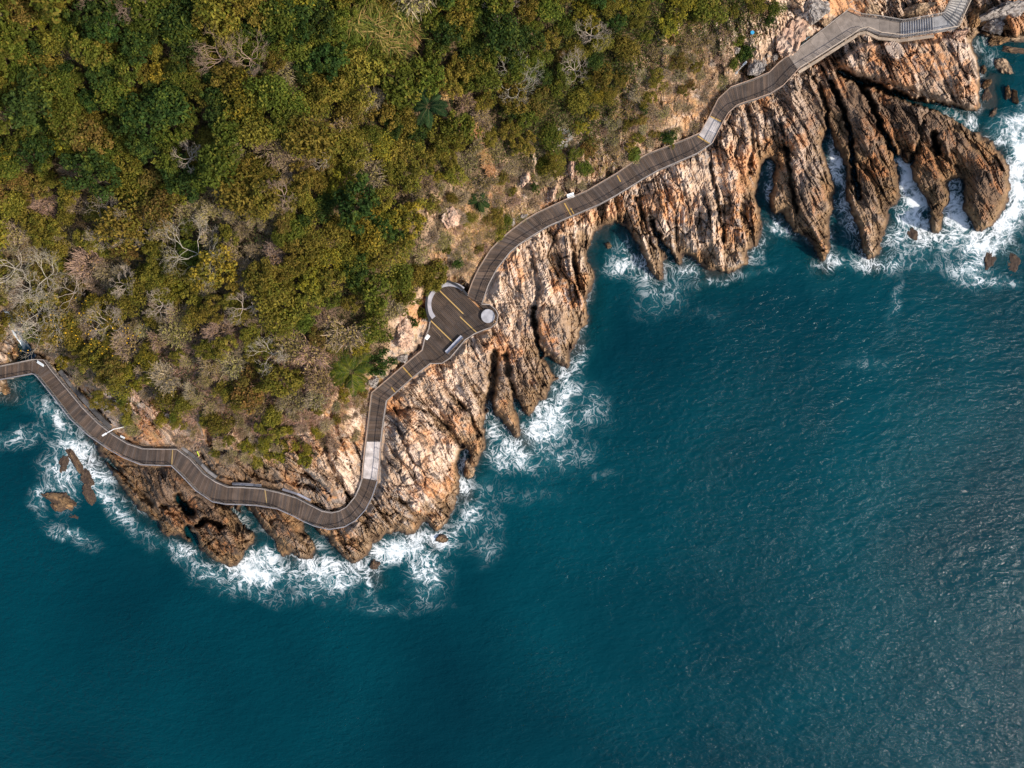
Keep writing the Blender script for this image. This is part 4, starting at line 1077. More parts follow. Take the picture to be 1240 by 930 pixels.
for i, (x, y, hw) in enumerate(SL):
    for s in np.linspace(-1, 1, 7):
        xx = x + s * hw; yy = y - s * hw * .55
        sv.append(W(xx, yy, max(tz(xx, yy) + 0.22, 0.02)))
for i in range(len(SL) - 1):
    for k in range(6): sf += [i * 7 + k, (i + 1) * 7 + k, (i + 1) * 7 + k + 1, i * 7 + k + 1]
tag(link_mesh('stream', np_mesh('stream', sv, sf, 4, st_m, smooth=True)), kind='structure')

# ------------------------------------------------------------------ vegetation
def leaf_quads(c, n, L, Wd, rg, spread_=0.55):
    """c: centres, n: normals, leaf length and width -> verts (4 per leaf)"""
    k = len(c)
    n = n + rg.normal(size=(k, 3)) * spread_; n /= np.linalg.norm(n, axis=1)[:, None] + 1e-9
    t = np.cross(n, rg.normal(size=(k, 3))); t /= np.linalg.norm(t, axis=1)[:, None] + 1e-9
    b = np.cross(n, t)
    L = (L * rg.uniform(0.65, 1.3, k))[:, None]; Wd = (Wd * rg.uniform(0.7, 1.2, k))[:, None]
    return np.stack([c - t * L / 2, c + b * Wd / 2 - t * L * .05, c + t * L / 2 - n * L * .12, c - b * Wd / 2 - t * L * .05], 1).reshape(-1, 3)
def crown_mesh(seed, base, alt, r=2.3, zc=2.7, flat=0.62, lobes=11, leaves=1900, L=0.36, Wd=0.21, altp=0.25):
    rg = np.random.default_rng(seed)
    nt_ = int(lobes * 5.5)
    d = r * np.sqrt(rg.random(nt_)) * (0.75 + 0.25 * rg.random()); a = rg.uniform(0, 2 * np.pi, nt_)
    out_ = 1 + 0.22 * np.sin(a * 2 + rg.uniform(0, 6)) + 0.14 * np.sin(a * 3 + rg.uniform(0, 6)) + 0.1 * np.sin(a * 5 + rg.uniform(0, 6))
    tc = np.stack([d * out_ * np.cos(a), d * out_ * np.sin(a), zc + r * flat * 0.62 * np.sqrt(np.clip(1 - (d / r) ** 2, 0, 1)) + rg.uniform(-.55, .5, nt_)], -1)
    big = (1.0, 1.55, 0.8)[seed % 3]
    tr_ = rg.uniform(0.34, 0.62, nt_) * r / 2.3 * big; L = L * (1.0, 1.12, .9)[seed % 3]
    ti = rg.choice(nt_, leaves, p=tr_ ** 2 / (tr_ ** 2).sum())
    dirn = rg.normal(size=(leaves, 3)); dirn[:, 2] = np.abs(dirn[:, 2]) * 1.0 - 0.3
    dirn /= np.linalg.norm(dirn, axis=1)[:, None]
    c = tc[ti] + dirn * (tr_[ti] * rg.uniform(0.55, 1.15, leaves))[:, None]
    nrm = dirn * 0.75 + np.array([0, 0, 0.5])
    v = leaf_quads(c, nrm, L, Wd, rg)
    tone = rg.uniform(0.7, 1.35, nt_)[ti] * rg.uniform(0.75, 1.25, leaves)
    col = np.array(base)[None] * tone[:, None]
    am = rg.random(nt_)[ti] * 0.6 + rg.random(leaves) * 0.4 < altp
    col[am] = np.array(alt)[None] * tone[am][:, None]
    return np_mesh('crown', v, np.arange(leaves * 4), 4, M_LEAF, fcol=np.clip(col, 0.004, 0.8))
def trunk_mesh(seed, h=2.8, r=0.12, col=(0.13, 0.10, 0.075)):
    rg = random.Random(seed); m = MB()
    for i in range(rg.choice((2, 3, 3))):
        a = rg.uniform(0, 6.28); d = rg.uniform(0.3, 0.9)
        m.tube([(0, 0, -0.5), (d * .25 * math.cos(a), d * .25 * math.sin(a), h * .5), (d * math.cos(a), d * math.sin(a), h)], [r, r * .75, r * .35], 6, col)
    return m.mesh('trunk', M_BARK)
def twig_mesh(seed, r=2.0, n=420, col=(0.26, 0.18, 0.12), zc=1.2, name='branches', wid=0.045, leaf=0.35, lcol=(0.22, 0.15, 0.06)):
    """dry shrub: a dense tangle of thin tapering twigs with some dead leaves"""
    rg = np.random.default_rng(seed)
    nb = 12
    ba = rg.uniform(0, 2 * np.pi, nb); bd = r * rg.uniform(0.25, 0.75, nb)
    bp = np.stack([bd * np.cos(ba), bd * np.sin(ba), zc + rg.uniform(-.2, .7, nb)], -1)
    bi = rg.integers(0, nb, n)
    p0 = bp[bi] + rg.normal(size=(n, 3)) * np.array([.35, .35, .2]) * r * .5
    d = (p0 - np.array([0, 0, zc - 0.6])); d /= np.linalg.norm(d, axis=1)[:, None]
    d = d + rg.normal(size=(n, 3)) * 0.55; d /= np.linalg.norm(d, axis=1)[:, None]
    ln = rg.uniform(0.35, 1.0, n)[:, None] * r * .5
    p1 = p0 + d * ln
    s = np.cross(d, np.array([0, 0, 1.0]) + rg.normal(size=(n, 3)) * .3); s /= np.linalg.norm(s, axis=1)[:, None] + 1e-9
    wd = rg.uniform(0.6, 1.5, n)[:, None] * wid
    v = np.stack([p0 - s * wd, p0 + s * wd, p1 + s * wd * .3, p1 - s * wd * .3], 1).reshape(-1, 3)
    c = np.array(col)[None] * rg.uniform(0.55, 1.5, n)[:, None]
    nl = int(n * leaf)
    if nl:
        k = rg.integers(0, n, nl)
        lv = leaf_quads(p0[k] + (p1 - p0)[k] * rg.random((nl, 1)), np.tile([0, 0, 1.0], (nl, 1)), .3, .17, rg, .8)
        v = np.concatenate([v, lv]); c = np.concatenate([c, np.array(lcol)[None] * rg.uniform(.6, 1.5, nl)[:, None]])
    return np_mesh(name, v, np.arange(len(v)), 4, M_DRY, fcol=np.clip(c, .01, .8))
def bare_parts(seed, r=4.0, h=5.0, col=(0.52, 0.44, 0.36)):
    """leafless tree: trunk mesh and forking branch mesh"""
    rg = random.Random(seed)
    tr = MB(); br = MB()
    lean = Vector((rg.uniform(-.6, .6), rg.uniform(-.6, .6), 0))
    topp = Vector((0, 0, h * .5)) + lean
    tr.tube([(0, 0, -.6), Vector((0, 0, h * .25)) + lean * .4, topp], [.20, .16, .13], 8, tuple(q * .8 for q in col))
    def grow(p, d, ln, rad, lev):
        pts = [p]; rr = [rad]; q = p; dd = d.copy()
        for i in range(3):
            dd = (dd + Vector((rg.uniform(-.19, .19), rg.uniform(-.19, .19), rg.uniform(-.12, .15)))).normalized()
            q = q + dd * (ln / 3); pts.append(q); rr.append(rad * (1 - .09 * (i + 1)))
        tk = rg.uniform(.75, 1.2); br.tube(pts, rr, 5 if lev > 1 else 3, tuple(c * tk for c in col))
        if lev == 0: return
        for k in range(rg.choice((2, 3, 3)) if lev > 1 else 4):
            sp = rg.uniform(.45, 1.0) * rg.choice((-1, 1))
            nd = Vector((dd.x * math.cos(sp) - dd.y * math.sin(sp), dd.x * math.sin(sp) + dd.y * math.cos(sp), dd.z * .7 + rg.uniform(-.1, .3))).normalized()
            at = q if k < 2 else pts[2]
            grow(at, nd, ln * rg.uniform(.62, .85), rr[-1] * .80, lev - 1)
    n = rg.choice((4, 5, 6)); a0 = rg.uniform(0, 6.28)
    for k in range(n):
        a = a0 + k * 6.283 / n + rg.uniform(-.4, .4)
        grow(topp, Vector((math.cos(a), math.sin(a), rg.uniform(.25, .7))).normalized(), r * rg.uniform(.40, .56), .062, 5)
    return tr.mesh('trunk', M_BARK), br.mesh('branches', M_BARK)
def blade_mesh(seed, n, ln, wd, cols, name='blades', up=0.9, sag=0.9, r0=0.5, zmin=0.0):
    rg = np.random.default_rng(seed)
    a = rg.uniform(0, 2 * np.pi, n); d = np.stack([np.cos(a), np.sin(a), np.zeros(n)], -1); s = np.stack([-np.sin(a), np.cos(a), np.zeros(n)], -1)
    L = ln * rg.uniform(.55, 1.15, n)[:, None]; p0 = rg.normal(size=(n, 3)) * np.array([r0, r0, 0]) + np.array([0, 0, zmin]); u = rg.uniform(.5, 1.2, n)[:, None] * up
    z = np.array([0, 0, 1.0])
    vs_ = []
    for t, w in ((0, .8), (.4, 1.0), (.75, .7), (1.0, .08)):
        p = p0 + d * L * t * (0.45 + .35 * t) + z * L * (u * t - sag * u * t * t)
        vs_ += [p - s * wd * w / 2, p + s * wd * w / 2]
    v = np.stack(vs_, 1).reshape(-1, 3); b = (np.arange(n) * 8)[:, None]
    f = np.concatenate([b + np.array([[0, 1, 3, 2]]), b + np.array([[2, 3, 5, 4]]), b + np.array([[4, 5, 7, 6]])], 1).reshape(-1)
    ci_ = rg.integers(0, len(cols), n); c = np.array(cols)[ci_] * rg.uniform(.7, 1.3, n)[:, None]
    return np_mesh(name, v, f, 4, M_LEAF, fcol=np.repeat(np.clip(c, .005, .8), 3, 0))

G = {}
def variants(key, fn, n): G[key] = [fn(i) for i in range(n)]
variants('green', lambda i: crown_mesh(1000 + i, (0.090, 0.108, 0.014), (0.165, 0.145, 0.022), altp=.28), 6)
variants('dark', lambda i: crown_mesh(1100 + i, (0.034, 0.060, 0.012), (0.075, 0.095, 0.014), altp=.35), 5)
variants('olive', lambda i: crown_mesh(1200 + i, (0.180, 0.140, 0.022), (0.115, 0.112, 0.015), altp=.4, L=.32, Wd=.19, leaves=2000), 6)
variants('yellow', lambda i: crown_mesh(1300 + i, (0.240, 0.190, 0.020), (0.140, 0.135, 0.018), altp=.45), 5)
variants('rust', lambda i: crown_mesh(1400 + i, (0.175, 0.110, 0.028), (0.130, 0.110, 0.020), altp=.5, L=.32), 4)
variants('dry', lambda i: twig_mesh(1500 + i, n=760, wid=.032, leaf=(.3, .9, 1.3)[i % 3], lcol=((0.24, .16, .06), (.21, .17, .05), (.19, .15, .04))[i % 3], col=((.28, .19, .13), (.25, .19, .125), (.22, .155, .10), (.27, .205, .145))[i % 4]), 8)
variants('trunk', lambda i: trunk_mesh(1600 + i), 5)
variants('stem', lambda i: trunk_mesh(1650 + i, 1.3, .06, (0.2, 0.14, 0.1)), 4)

PLACES = [(60, 40, 'in the top left corner'), (60, 150, 'near the upper left edge'), (60, 260, 'near the left edge above the bare trees'), (70, 370, 'among the pale bare trees at the left'), (180, 60, 'in the upper left of the hillside'),
 (190, 180, 'in the left middle of the hillside'), (190, 300, 'around the large bare tree'), (180, 420, 'above the lower left boardwalk'), (300, 110, 'left of the reed bed'), (330, 220, 'in the centre of the hillside'), (320, 330, 'between the large bare tree and the viewing deck'),
 (300, 450, 'on the dry slope above the lower bend'), (420, 60, 'around the reed bed at the top'), (430, 180, 'left of the dark palm'), (440, 300, 'in the thicket left of the dry slope'), (430, 420, 'around the green palm'), (540, 50, 'right of the reed bed at the top'),
 (540, 160, 'around the dark palm'), (650, 40, 'above the white bare tree at the top'), (650, 140, 'around the white bare tree'), (760, 40, 'on the slope right of the white bare tree'), (860, 10, 'on the top edge above the dry grass')]
def place(px, py):
    d = [(px - a) ** 2 + (py - b) ** 2 for a, b, _ in PLACES]
    return PLACES[int(np.argmin(d))][2]
KIND = {'green': ('broadleaf_tree', 'mid green leafy tree crown', 'tree', 'trunk'), 'dark': ('broadleaf_tree', 'dark green dense tree crown', 'tree', 'trunk'), 'olive': ('leafy_shrub', 'olive coloured leafy shrub', 'shrub', 'stem'),
        'yellow': ('leafy_shrub', 'yellowish green leafy shrub', 'shrub', 'stem'), 'rust': ('leafy_shrub', 'rusty brown leafy shrub', 'shrub', 'stem'), 'dry': ('dry_shrub', 'grey brown twiggy dry shrub', 'dry shrub', 'stem')}
count = {}
def plant(kind, px, py, size, hz=1.0):
    name, lab, cat, stem_ = KIND[kind]
    crown_h = (2.9 if stem_ == 'trunk' else 2.4) * size if kind != 'dry' else 1.3 * size
    zt = tz(px, py) + crown_h
    x, y, _ = W(px, py, zt)
    zg = float(ground(np.array(x), np.array(y), zt - crown_h))
    zoff = 0.0
    if kind != 'dry': zoff = (random.uniform(-1.2, -.4) if stem_ == 'stem' else random.uniform(-.6, .35)) * size
    pl_ = place(px, py)
    root = empty(name, (x, y, zg), f'{lab} {pl_}', cat, f'{lab}s {pl_}', random.uniform(0, 6.28), (size, size, size * hz))
    me = random.choice(G[kind])
    link_mesh('branches' if kind == 'dry' else 'crown', me, root, (0, 0, zoff / size))
    link_mesh('trunk' if stem_ == 'trunk' else 'stem', random.choice(G[stem_]), root)
    count[kind] = count.get(kind, 0) + 1
DRY = [(150, 345, 110, .48), (45, 365, 50, .5), (60, 380, 95, .6), (240, 400, 80, .4), (330, 445, 75, 1.0), (300, 300, 55, .6), (540, 250, 45, .9), (600, 200, 40, .8), (240, 480, 90, .6), (450, 140, 45, .3), (665, 130, 30, .45), (60, 250, 50, .5), (335, 225, 40, .6), (400, 470, 40, .5), (340, 500, 50, .7), (560, 190, 40, .6), (265, 70, 25, .5), (60, 60, 30, .15)]
LUSH = [(120, 80, 120, .9), (350, 60, 50, .7), (420, 330, 50, .45), (560, 40, 70, .8), (390, 250, 45, .6), (230, 170, 80, .6), (640, 60, 60, .6), (480, 200, 50, .5), (30, 150, 60, .7)]
YEL = [(430, 40, 60, .7), (440, 290, 55, .6), (180, 300, 60, .5), (110, 420, 80, .5), (300, 170, 60, .35), (720, 90, 60, .6), (640, 150, 50, .4), (830, 20, 60, .6), (350, 390, 60, .5), (250, 380, 70, .4)]
# dart throwing over the forest, with a gap at the palms, reeds and the stream
HOLES = [(425, 450, 33), (518, 127, 26), (460, 35, 30), (480, 18, 22), (500, 45, 20), (14, 395, 16), (30, 415, 12), (489, 405, 22), (543, 262, 14)]
pts = []
for tries in range(16000):
    px = random.uniform(-45, 960); py = random.uniform(-45, 530)
    if float(sample(FDn, px, py)) < 5 or float(sample(PDIST, px, py)) < 17: continue
    if any((px - a) ** 2 + (py - b) ** 2 < r * r for a, b, r in HOLES): continue
    g = gauss(np.array(px), np.array(py), DRY)
    rad = random.choice((random.uniform(8, 13), random.uniform(10, 16), random.uniform(14, 21))) * (0.86 if g > .5 else 1.0)
    if px < -15 or py < -15: rad *= 1.5
    if any((px - q[0]) ** 2 + (py - q[1]) ** 2 < (0.80 * (rad + q[2])) ** 2 for q in pts): continue
    pts.append((px, py, rad))
for px, py, rad in pts:
    a, b = np.array(px), np.array(py)
    gd = float(gauss(a, b, DRY)); gl = float(gauss(a, b, LUSH)); gy = float(gauss(a, b, YEL))
    w = {'dry': .07 + 1.5 * gd * gd + .25 * gd, 'green': .45 + .8 * gl, 'dark': .10 + .75 * gl, 'olive': .42 + .35 * gy + .75 * gd, 'yellow': .08 + .55 * gy, 'rust': .03 + .13 * gd}
    w['green'] *= max(.2, 1 - 1.3 * gd); w['dark'] *= max(.05, 1 - 1.9 * gd)
    k = random.choices(list(w), list(w.values()))[0]
    edge = float(sample(FDn, px, py))
    size = rad * 0.145 / 2.3 * 1.38
    if edge < 18: size *= .8
    if px > 640: size *= .78
    plant(k, px, py, size, random.uniform(.8, 1.1) * (0.7 if px > 640 else 1))
for tries in range(900):
    px = random.uniform(110, 450); py = random.uniform(465, 560)
    g = float(gauss(np.array(px), np.array(py), [(300, 520, 32, .8), (350, 520, 26, .9), (395, 500, 24, .8), (230, 508, 24, .7), (160, 488, 26, .7), (425, 480, 14, .6)]))
    if random.random() > g or float(sample(PDIST, px, py)) < 16 or float(sample(LANDWARD, px, py)) < .5 or float(sample(FDn, px, py)) > 6: continue
    rad = random.uniform(4.5, 8.5)
    if any((px - q[0]) ** 2 + (py - q[1]) ** 2 < (0.85 * (rad + q[2])) ** 2 for q in pts): continue
    pts.append((px, py, rad)); plant(random.choices(('dry', 'rust', 'olive', 'yellow'), (5, 1, 2, 1))[0], px, py, rad * 0.145 / 2.0 * 1.25, .7)
for tries in range(1900):
    px = random.uniform(500, 920); py = random.uniform(25, 345)
    g = float(gauss(np.array(px), np.array(py), [(560, 280, 30, .8), (605, 245, 28, .9), (835, 75, 34, 1.0), (800, 115, 30, .9), (770, 150, 28, .7), (865, 105, 18, .6), (700, 190, 24, .7), (650, 215, 26, .9), (620, 210, 22, .8), (730, 165, 20, .7), (560, 315, 22, .8)]))
    if random.random() > g or float(sample(PDIST, px, py)) < 18 or float(sample(LANDWARD, px, py)) < .5 or float(sample(FDn, px, py)) > 6: continue
    rad = random.uniform(5, 9)
    if any((px - q[0]) ** 2 + (py - q[1]) ** 2 < (0.85 * (rad + q[2])) ** 2 for q in pts): continue
    pts.append((px, py, rad)); plant(random.choices(('dry', 'rust', 'olive', 'green'), (8, 1, 1.6, 2.2 if 600 < px < 740 else .3))[0], px, py, rad * 0.145 / 2.0 * 1.3, .7)
# named bushes that stand apart on the rock slope and over the viewing deck
for x, y, k, s in ((527, 345, 'green', .62), (520, 338, 'yellow', .7), (765, 187, 'green', .5), (808, 163, 'dark', .55), (812, 172, 'yellow', .42), (655, 205, 'green', .45), (648, 228, 'dark', .4), (670, 190, 'olive', .5), (760, 150, 'olive', .45), (780, 130, 'dark', .4),
                   (843, 80, 'olive', .55), (905, 60, 'dark', .6), (897, 68, 'dark', .55), (912, 50, 'dark', .65), (900, 40, 'green', .6), (921, 84, 'olive', .5), (890, 75, 'green', .5), (938, 12, 'green', .6), (934, 22, 'dark', .5), (510, 342, 'olive', .6),
                   (500, 390, 'dark', .5), (512, 380, 'green', .5), (350, 520, 'yellow', .45), (385, 495, 'olive', .5), (335, 512, 'yellow', .4), (248, 512, 'olive', .4), (283, 510, 'olive', .35), (207, 505, 'green', .4), (120, 478, 'olive', .45), (150, 484, 'green', .4),
                   (600, 262, 'rust', .4), (540, 300, 'green', .5), (580, 300, 'rust', .45), (555, 318, 'dark', .45), (548, 240, 'olive', .45), (620, 232, 'olive', .45), (610, 215, 'rust', .5)  ):
    plant(k, x, y, s)

# bare trees
BARE = [(237, 308, 4.6, 'large pale bare tree with forked branches in the hillside centre'), (132, 275, 3.6, 'bare tree with long upright limbs left of the large bare tree'), (168, 278, 3.4, 'grey bare tree with a fan of twigs beside the upright bare tree'),
 (12, 325, 3.8, 'pale bare tree touching the left edge above the stream'), (48, 335, 3.8, 'pale bare tree with drooping limbs near the left edge'), (40, 375, 4.2, 'pale tangled bare tree right of the stream'), (58, 400, 4.0, 'broad pale bare tree over the stream gully'),
 (85, 352, 3.0, 'small grey bare tree above the tangled bare tree'), (28, 352, 3.0, 'small pale bare tree between the stream and the tangled bare tree'), (128, 392, 3.4, 'grey bare tree above the left boardwalk'), (150, 342, 2.2, 'little bare tree under the upright bare tree'), (192, 366, 2.4, 'little bare tree under the large bare tree'),
 (628, 98, 3.6, 'white bare tree standing in green cover near the top'), (266, 68, 3.0, 'bare tree with pinkish twigs left of the round green crown'), (302, 66, 2.8, 'bare tree with curling twigs touching the round green crown'), (328, 430, 2.6, 'grey bare shrub tree on the dry slope'),
 (608, 8, 2.4, 'grey bare tree at the top edge'), (693, 78, 2.4, 'small greyish bare tree on the slope right of the white bare tree'), (387, 186, 2.2, 'fallen grey bare branches left of the dark palm'), (718, 30, 2.4, 'faint grey bare tree in green cover near the top'), (290, 372, 2.4, 'thin grey bare tree on the dry slope above the lower bend'),
 (118, 10, 2.6, 'bare tree with brown twigs at the top edge'), (166, 8, 2.6, 'bare tree with tan twigs at the top edge'), (225, 188, 2.2, 'small bare tree in the dark green canopy'), (335, 232, 2.4, 'brownish bare tree on a dry patch of the hillside centre')]
for i, (x, y, r, lb) in enumerate(BARE):
    col = (0.42, 0.365, 0.29) if i in (0, 3, 4, 5, 6, 8, 12, 15) else (0.36, 0.29, 0.23)
    if i in (13, 14, 21, 22, 24): col = (0.31, 0.21, 0.155)
    tm, bm_ = bare_parts(3000 + i, r, 5.6 + .25 * r, col)
    h = 4.6
    zt = tz(x, y) + h; X, Y, _ = W(x, y, zt)
    root = empty('bare_tree', (X, Y, float(ground(np.array(X), np.array(Y), zt - h))), lb, 'bare tree', 'bare trees on the hillside', random.uniform(0, 6.28))
    link_mesh('trunk', tm, root); link_mesh('branches', bm_, root)
tm, bm_ = bare_parts(3100, 1.5, 1.4, (0.66, 0.62, 0.58))
x, y = 680, 172; z = tz(x, y); X, Y, _ = W(x, y, z)
root = empty('dead_stump', (X, Y, z), 'bleached white dead stump at the top of a pale rock face', 'stump'); link_mesh('trunk', tm, root); link_mesh('branches', bm_, root)

# palms
def frond_mesh(seed, ln=3.0, cols=((0.075, 0.11, 0.02),), wdt=.10):
    rg = random.Random(seed); m = MB(); pts = []
    for i in range(9):
        t = i / 8; pts.append(Vector((ln * (t * .9 + .05 * t), 0, ln * (.55 * t - .68 * t * t))))
    m.tube(pts, [.045 - .0045 * i for i in range(9)], 5, (0.12, 0.11, 0.04))
    for i in range(34):
        t = .12 + .88 * i / 33; f = t * 8; k = min(int(f), 7); p = pts[k].lerp(pts[k + 1], f - k)
        ll = ln * .30 * math.sin(math.pi * (0.12 + .82 * t)) ** .7 + .08
        for s in (-1, 1):
            d = Vector((.62, s * .78, -.18 + rg.uniform(-.12, .12))).normalized(); sd = Vector((d.y, -d.x, 0)).normalized() * wdt / 2
            c = rg.choice(cols); q = rg.uniform(.75, 1.3)
            m.add([p - sd * .5, p + sd * .5, p + d * ll * .5 + sd + Vector((0, 0, .02)), p + d * ll - Vector((0, 0, .1 * ll)), p + d * ll * .5 - sd], [(0, 1, 2, 3, 4)], tuple(x * q for x in c))
    return m.mesh('frond', M_LEAF)
def palm(px, py, ln, n, cols, label, h=2.2):
    zt = tz(px, py) + h; X, Y, _ = W(px, py, zt)
    root = empty('palm_tree', (X, Y, float(ground(np.array(X), np.array(Y), zt - h))), label, 'palm', 'palms on the hillside')
    m = MB(); m.tube([(0, 0, -.5), (0.05, 0, h * .5), (0, 0, h)], [.24, .2, .22], 10, (0.16, 0.11, 0.07)); link_mesh('trunk', m.mesh('trunk', M_BARK), root)
    ms = [frond_mesh(int(px) + k, ln, cols) for k in range(3)]
    for k in range(n):
        o = link_mesh('frond', ms[k % 3], root, (0, 0, h - .05)); o.rotation_euler = (random.uniform(-.15, .15), random.uniform(-.45, .22), k * 6.283 * .382 * 1.0 + random.uniform(-.1, .1)); s = random.uniform(.75, 1.08); o.scale = (s, s, s)
palm(425, 450, 4.1, 13, ((0.11, 0.135, 0.018), (0.17, 0.175, 0.022), (0.06, 0.09, 0.02)), 'large yellowish green palm at the forest edge above the middle span', 4.6)
palm(518, 127, 3.3, 10, ((0.030, 0.066, 0.024), (0.045, 0.080, 0.026)), 'dark bluish green palm in the upper hillside', 5.0)
palm(580, 243, 2.0, 11, ((0.04, 0.075, 0.02),), 'small green palm in dry grass above the long curve', 1.0)
palm(767, 186, 1.6, 12, ((0.07, 0.11, 0.02), (0.12, 0.14, 0.02)), 'small green palm at the rail of the upper boardwalk', .8)
palm(811, 165, 1.5, 11, ((0.05, 0.09, 0.02), (0.10, 0.12, 0.02)), 'little green palm by orange rock above the upper boardwalk', .8)

# reeds and dead fern
GR = [blade_mesh(4000 + i, 110, 2.7, .11, ((0.09, 0.13, 0.025), (0.19, 0.19, 0.035), (0.24, 0.22, 0.05), (0.42, 0.28, 0.10)), up=.8, sag=.75, r0=.5, zmin=.6) for i in range(4)]
for i, (x, y) in enumerate([(440, 14), (452, 34), (465, 22), (478, 40), (470, 55), (490, 20), (497, 38), (455, 50), (428, 30), (486, 58), (500, 6), (447, -4), (472, 2)]):
    z = tz(x, y) + 2.0; X, Y, _ = W(x, y, z)
    root = empty('reed_clump', (X, Y, float(ground(np.array(X), np.array(Y), z - 2.0))), 'clump of long arching green and straw coloured reeds at the top', 'reeds', 'reed clumps in the bed at the top', random.uniform(0, 6), random.uniform(1.0, 1.4))
    link_mesh('blades', GR[i % 4], root, (0, 0, 1.5))
FN = [blade_mesh(4100 + i, 70, 1.3, .16, ((0.50, 0.27, 0.11), (0.42, 0.22, 0.09), (0.55, 0.34, 0.17)), up=.6, sag=1.0, r0=.4, zmin=.3) for i in range(3)]
for i, (x, y) in enumerate([(560, 152), (570, 157), (578, 160), (577, 172), (583, 182), (588, 190), (590, 200), (539, 113), (503, 50), (476, 28), (510, 92), (594, 208)]):
    z = tz(x, y) + 1.6; X, Y, _ = W(x, y, z)
    where = 'below the dark palm' if y > 140 else 'beside the reeds'
    root = empty('dead_fern', (X, Y, float(ground(np.array(X), np.array(Y), z - 1.6))), f'orange brown dead fern clump {where}', 'fern', f'dead ferns {where}', random.uniform(0, 6), random.uniform(.7, 1.1))
    link_mesh('fronds', FN[i % 3], root, (0, 0, 1.3))

# ground cover that nobody could count
def scatter(n, box, prob, seed):
    rg = np.random.default_rng(seed); px = rg.uniform(box[0], box[1], n); py = rg.uniform(box[2], box[3], n)
    k = rg.random(n) < prob(px, py)
    return px[k], py[k], rg
def cover(name, px, py, rg, L, Wd, cols, hmax, upn=.8, mat=None):
    z = sample(T, px, py) + rg.uniform(.03, hmax, len(px))
    k = PXM * (CAM_H - z) / CAM_H
    c = np.stack([(px - 620) * k, (465 - py) * k, z], -1)
    v = leaf_quads(c, np.tile([0, 0, upn], (len(px), 1)), L, Wd, rg, .75)
    cc = np.array(cols)[rg.integers(0, len(cols), len(px))] * rg.uniform(.7, 1.3, len(px))[:, None]
    tone = np.clip(1 + .45 * fbm(px / 12, py / 12, 150, 3), .5, 1.7)[:, None]
    return tag(link_mesh(name, np_mesh(name, v, np.arange(len(v)), 4, mat or M_LEAF, fcol=np.clip(cc * tone, .004, .8))), kind='stuff')
px, py, rg = scatter(260000, (-140, 960, -130, 530), lambda x, y: sstep(-2, 14, sample(FDn, x, y)) * .55, 301)
cover('undergrowth', px, py, rg, .42, .24, ((0.045, 0.06, 0.016), (0.085, 0.08, 0.022), (0.12, 0.09, 0.035), (0.03, 0.045, 0.014)), 1.1)
GC = [(700, 110, 40, 1.0), (660, 160, 35, .9), (740, 80, 40, .9), (720, 150, 30, .8), (690, 60, 45, .8), (850, 15, 45, .9), (900, 15, 35, .8), (800, 40, 30, .6), (620, 190, 30, .5), (640, 130, 30, .6), (760, 30, 45, .8)]
px, py, rg = scatter(110000, (560, 980, -60, 250), lambda x, y: np.clip(gauss(x, y, GC), 0, 1) * LANDP(x, y), 302) if False else scatter(110000, (560, 980, -60, 250), lambda x, y: np.clip(gauss(x, y, GC) - .15, 0, 1), 302)
kk = sample(PDIST, px, py) > 14
cover('creeping_cover', px[kk], py[kk], rg, .34, .2, ((0.075, 0.095, 0.018), (0.10, 0.11, 0.02), (0.05, 0.075, 0.016), (0.13, 0.11, 0.03)), .9)
# dry grass and dead twigs on the slopes
def grass(name, n, box, zones, seed, ln, wd, cols):
    px, py, rg = scatter(n, box, lambda x, y: np.clip(gauss(x, y, zones) * (.75 + .9 * perlin(x / 14, y / 14, 160)), 0, 1), seed)
    ok = (sample(PDIST, px, py) > 13) & (sample(LANDWARD, px, py) > .5)
    px, py = px[ok], py[ok]; m_ = len(px)
    z = sample(T, px, py) - .03; k = PXM * (CAM_H - z) / CAM_H
    p0 = np.stack([(px - 620) * k, (465 - py) * k, z], -1)
    a = rg.normal(0, .9, m_) + 5.2 + 1.5 * perlin(px / 18, py / 18, 161)
    d = np.stack([np.cos(a), np.sin(a), rg.uniform(.2, .9, m_)], -1); d /= np.linalg.norm(d, axis=1)[:, None]
    L = (ln * rg.uniform(.5, 1.4, m_))[:, None]
    s = np.cross(d, [0, 0, 1.0]); s /= np.linalg.norm(s, axis=1)[:, None]; s = s * (wd * rg.uniform(.6, 1.4, m_))[:, None]
    v = np.stack([p0 - s, p0 + s, p0 + d * L + s * .15 - [0, 0, .05], p0 + d * L - s * .15 - [0, 0, .05]], 1).reshape(-1, 3)
    cc = np.array(cols)[rg.integers(0, len(cols), m_)] * rg.uniform(.6, 1.35, m_)[:, None]
    return tag(link_mesh(name, np_mesh(name, v, np.arange(len(v)), 4, M_DRY, fcol=np.clip(cc, .01, .8))), kind='stuff')
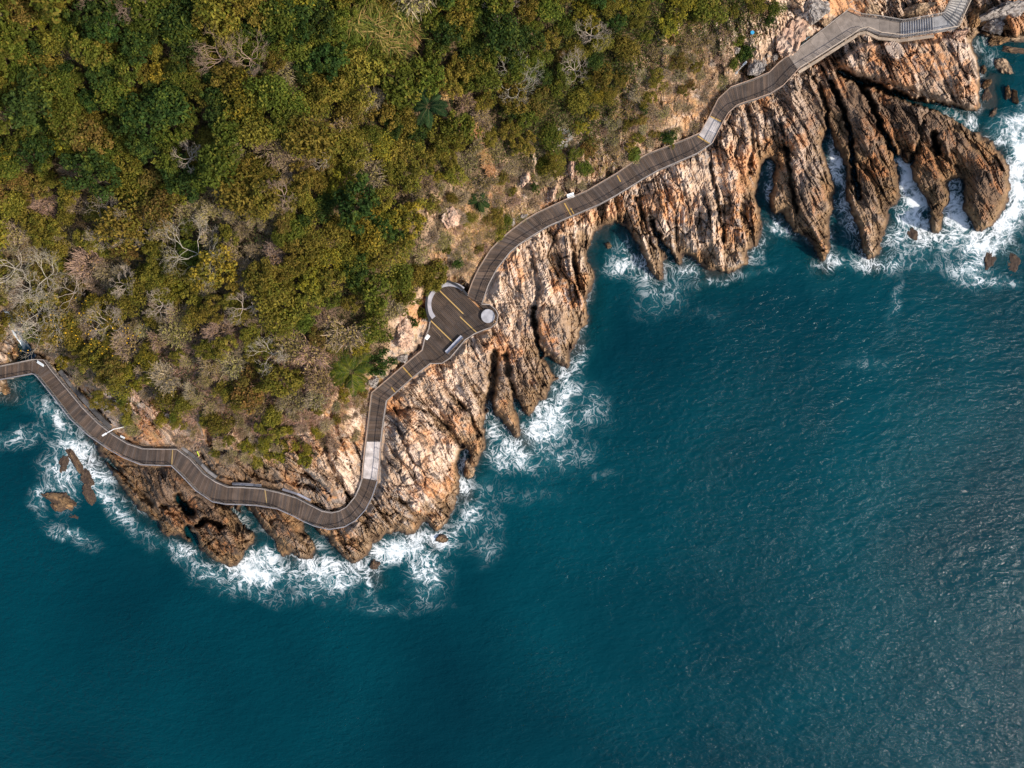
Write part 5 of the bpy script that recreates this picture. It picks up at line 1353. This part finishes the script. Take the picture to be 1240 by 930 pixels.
grass('dry_grass', 200000, (480, 960, 20, 350), [(560, 275, 30, .7), (605, 245, 32, 1.0), (840, 70, 38, 1.0), (800, 110, 38, .9), (770, 150, 35, .8), (860, 110, 25, .7), (560, 325, 22, .7), (700, 190, 30, .45), (590, 290, 22, .7), (870, 45, 25, .6), (740, 185, 25, .5)], 303, .75, .035,
      ((0.42, 0.28, 0.17), (0.36, 0.25, 0.17), (0.46, 0.32, 0.18), (0.30, 0.17, 0.10), (0.20, 0.19, 0.06), (0.48, 0.38, 0.29)))
grass('golden_grass', 110000, (500, 960, 20, 350), [(600, 255, 26, 1.0), (575, 285, 20, .8), (640, 262, 14, .7), (565, 235, 16, .5), (760, 150, 22, .6), (775, 110, 20, .6), (735, 195, 18, .6), (825, 45, 22, .5), (590, 315, 14, .6)], 305, .95, .045,
      ((0.58, 0.34, 0.12), (0.50, 0.28, 0.10), (0.60, 0.40, 0.18), (0.38, 0.19, 0.06), (0.30, 0.24, 0.05)))
grass('dead_bracken', 90000, (140, 470, 380, 540), [(330, 440, 50, .9), (300, 480, 45, .8), (380, 480, 40, .8), (240, 470, 50, .6), (345, 510, 35, .7), (420, 490, 20, .5), (200, 480, 30, .4)], 304, .8, .04,
      ((0.38, 0.24, 0.14), (0.30, 0.19, 0.12), (0.44, 0.31, 0.22), (0.20, 0.15, 0.06), (0.34, 0.20, 0.10)))
print('PLANTS', len(pts), count)

# last yellow leaves on the pale trees by the stream
px, py, rg = scatter(420, (0, 190, 340, 440), lambda x, y: np.clip(gauss(x, y, [(75, 395, 26, 1.0), (110, 410, 30, .9), (20, 385, 14, .8), (150, 415, 22, .6), (20, 425, 14, .6)]), 0, 1), 306)
z = sample(T, px, py) + rg.uniform(4.5, 6.2, len(px)); k = PXM * (CAM_H - z) / CAM_H
v = leaf_quads(np.stack([(px - 620) * k, (465 - py) * k, z], -1), np.tile([0, 0, 1.0], (len(px), 1)), .34, .24, rg, .6)
tag(link_mesh('yellow_leaves', np_mesh('yellow_leaves', v, np.arange(len(v)), 4, M_LEAF, fcol=np.array([(0.62, 0.40, 0.02)]) * rg.uniform(.6, 1.2, (len(px), 1)))), kind='stuff')
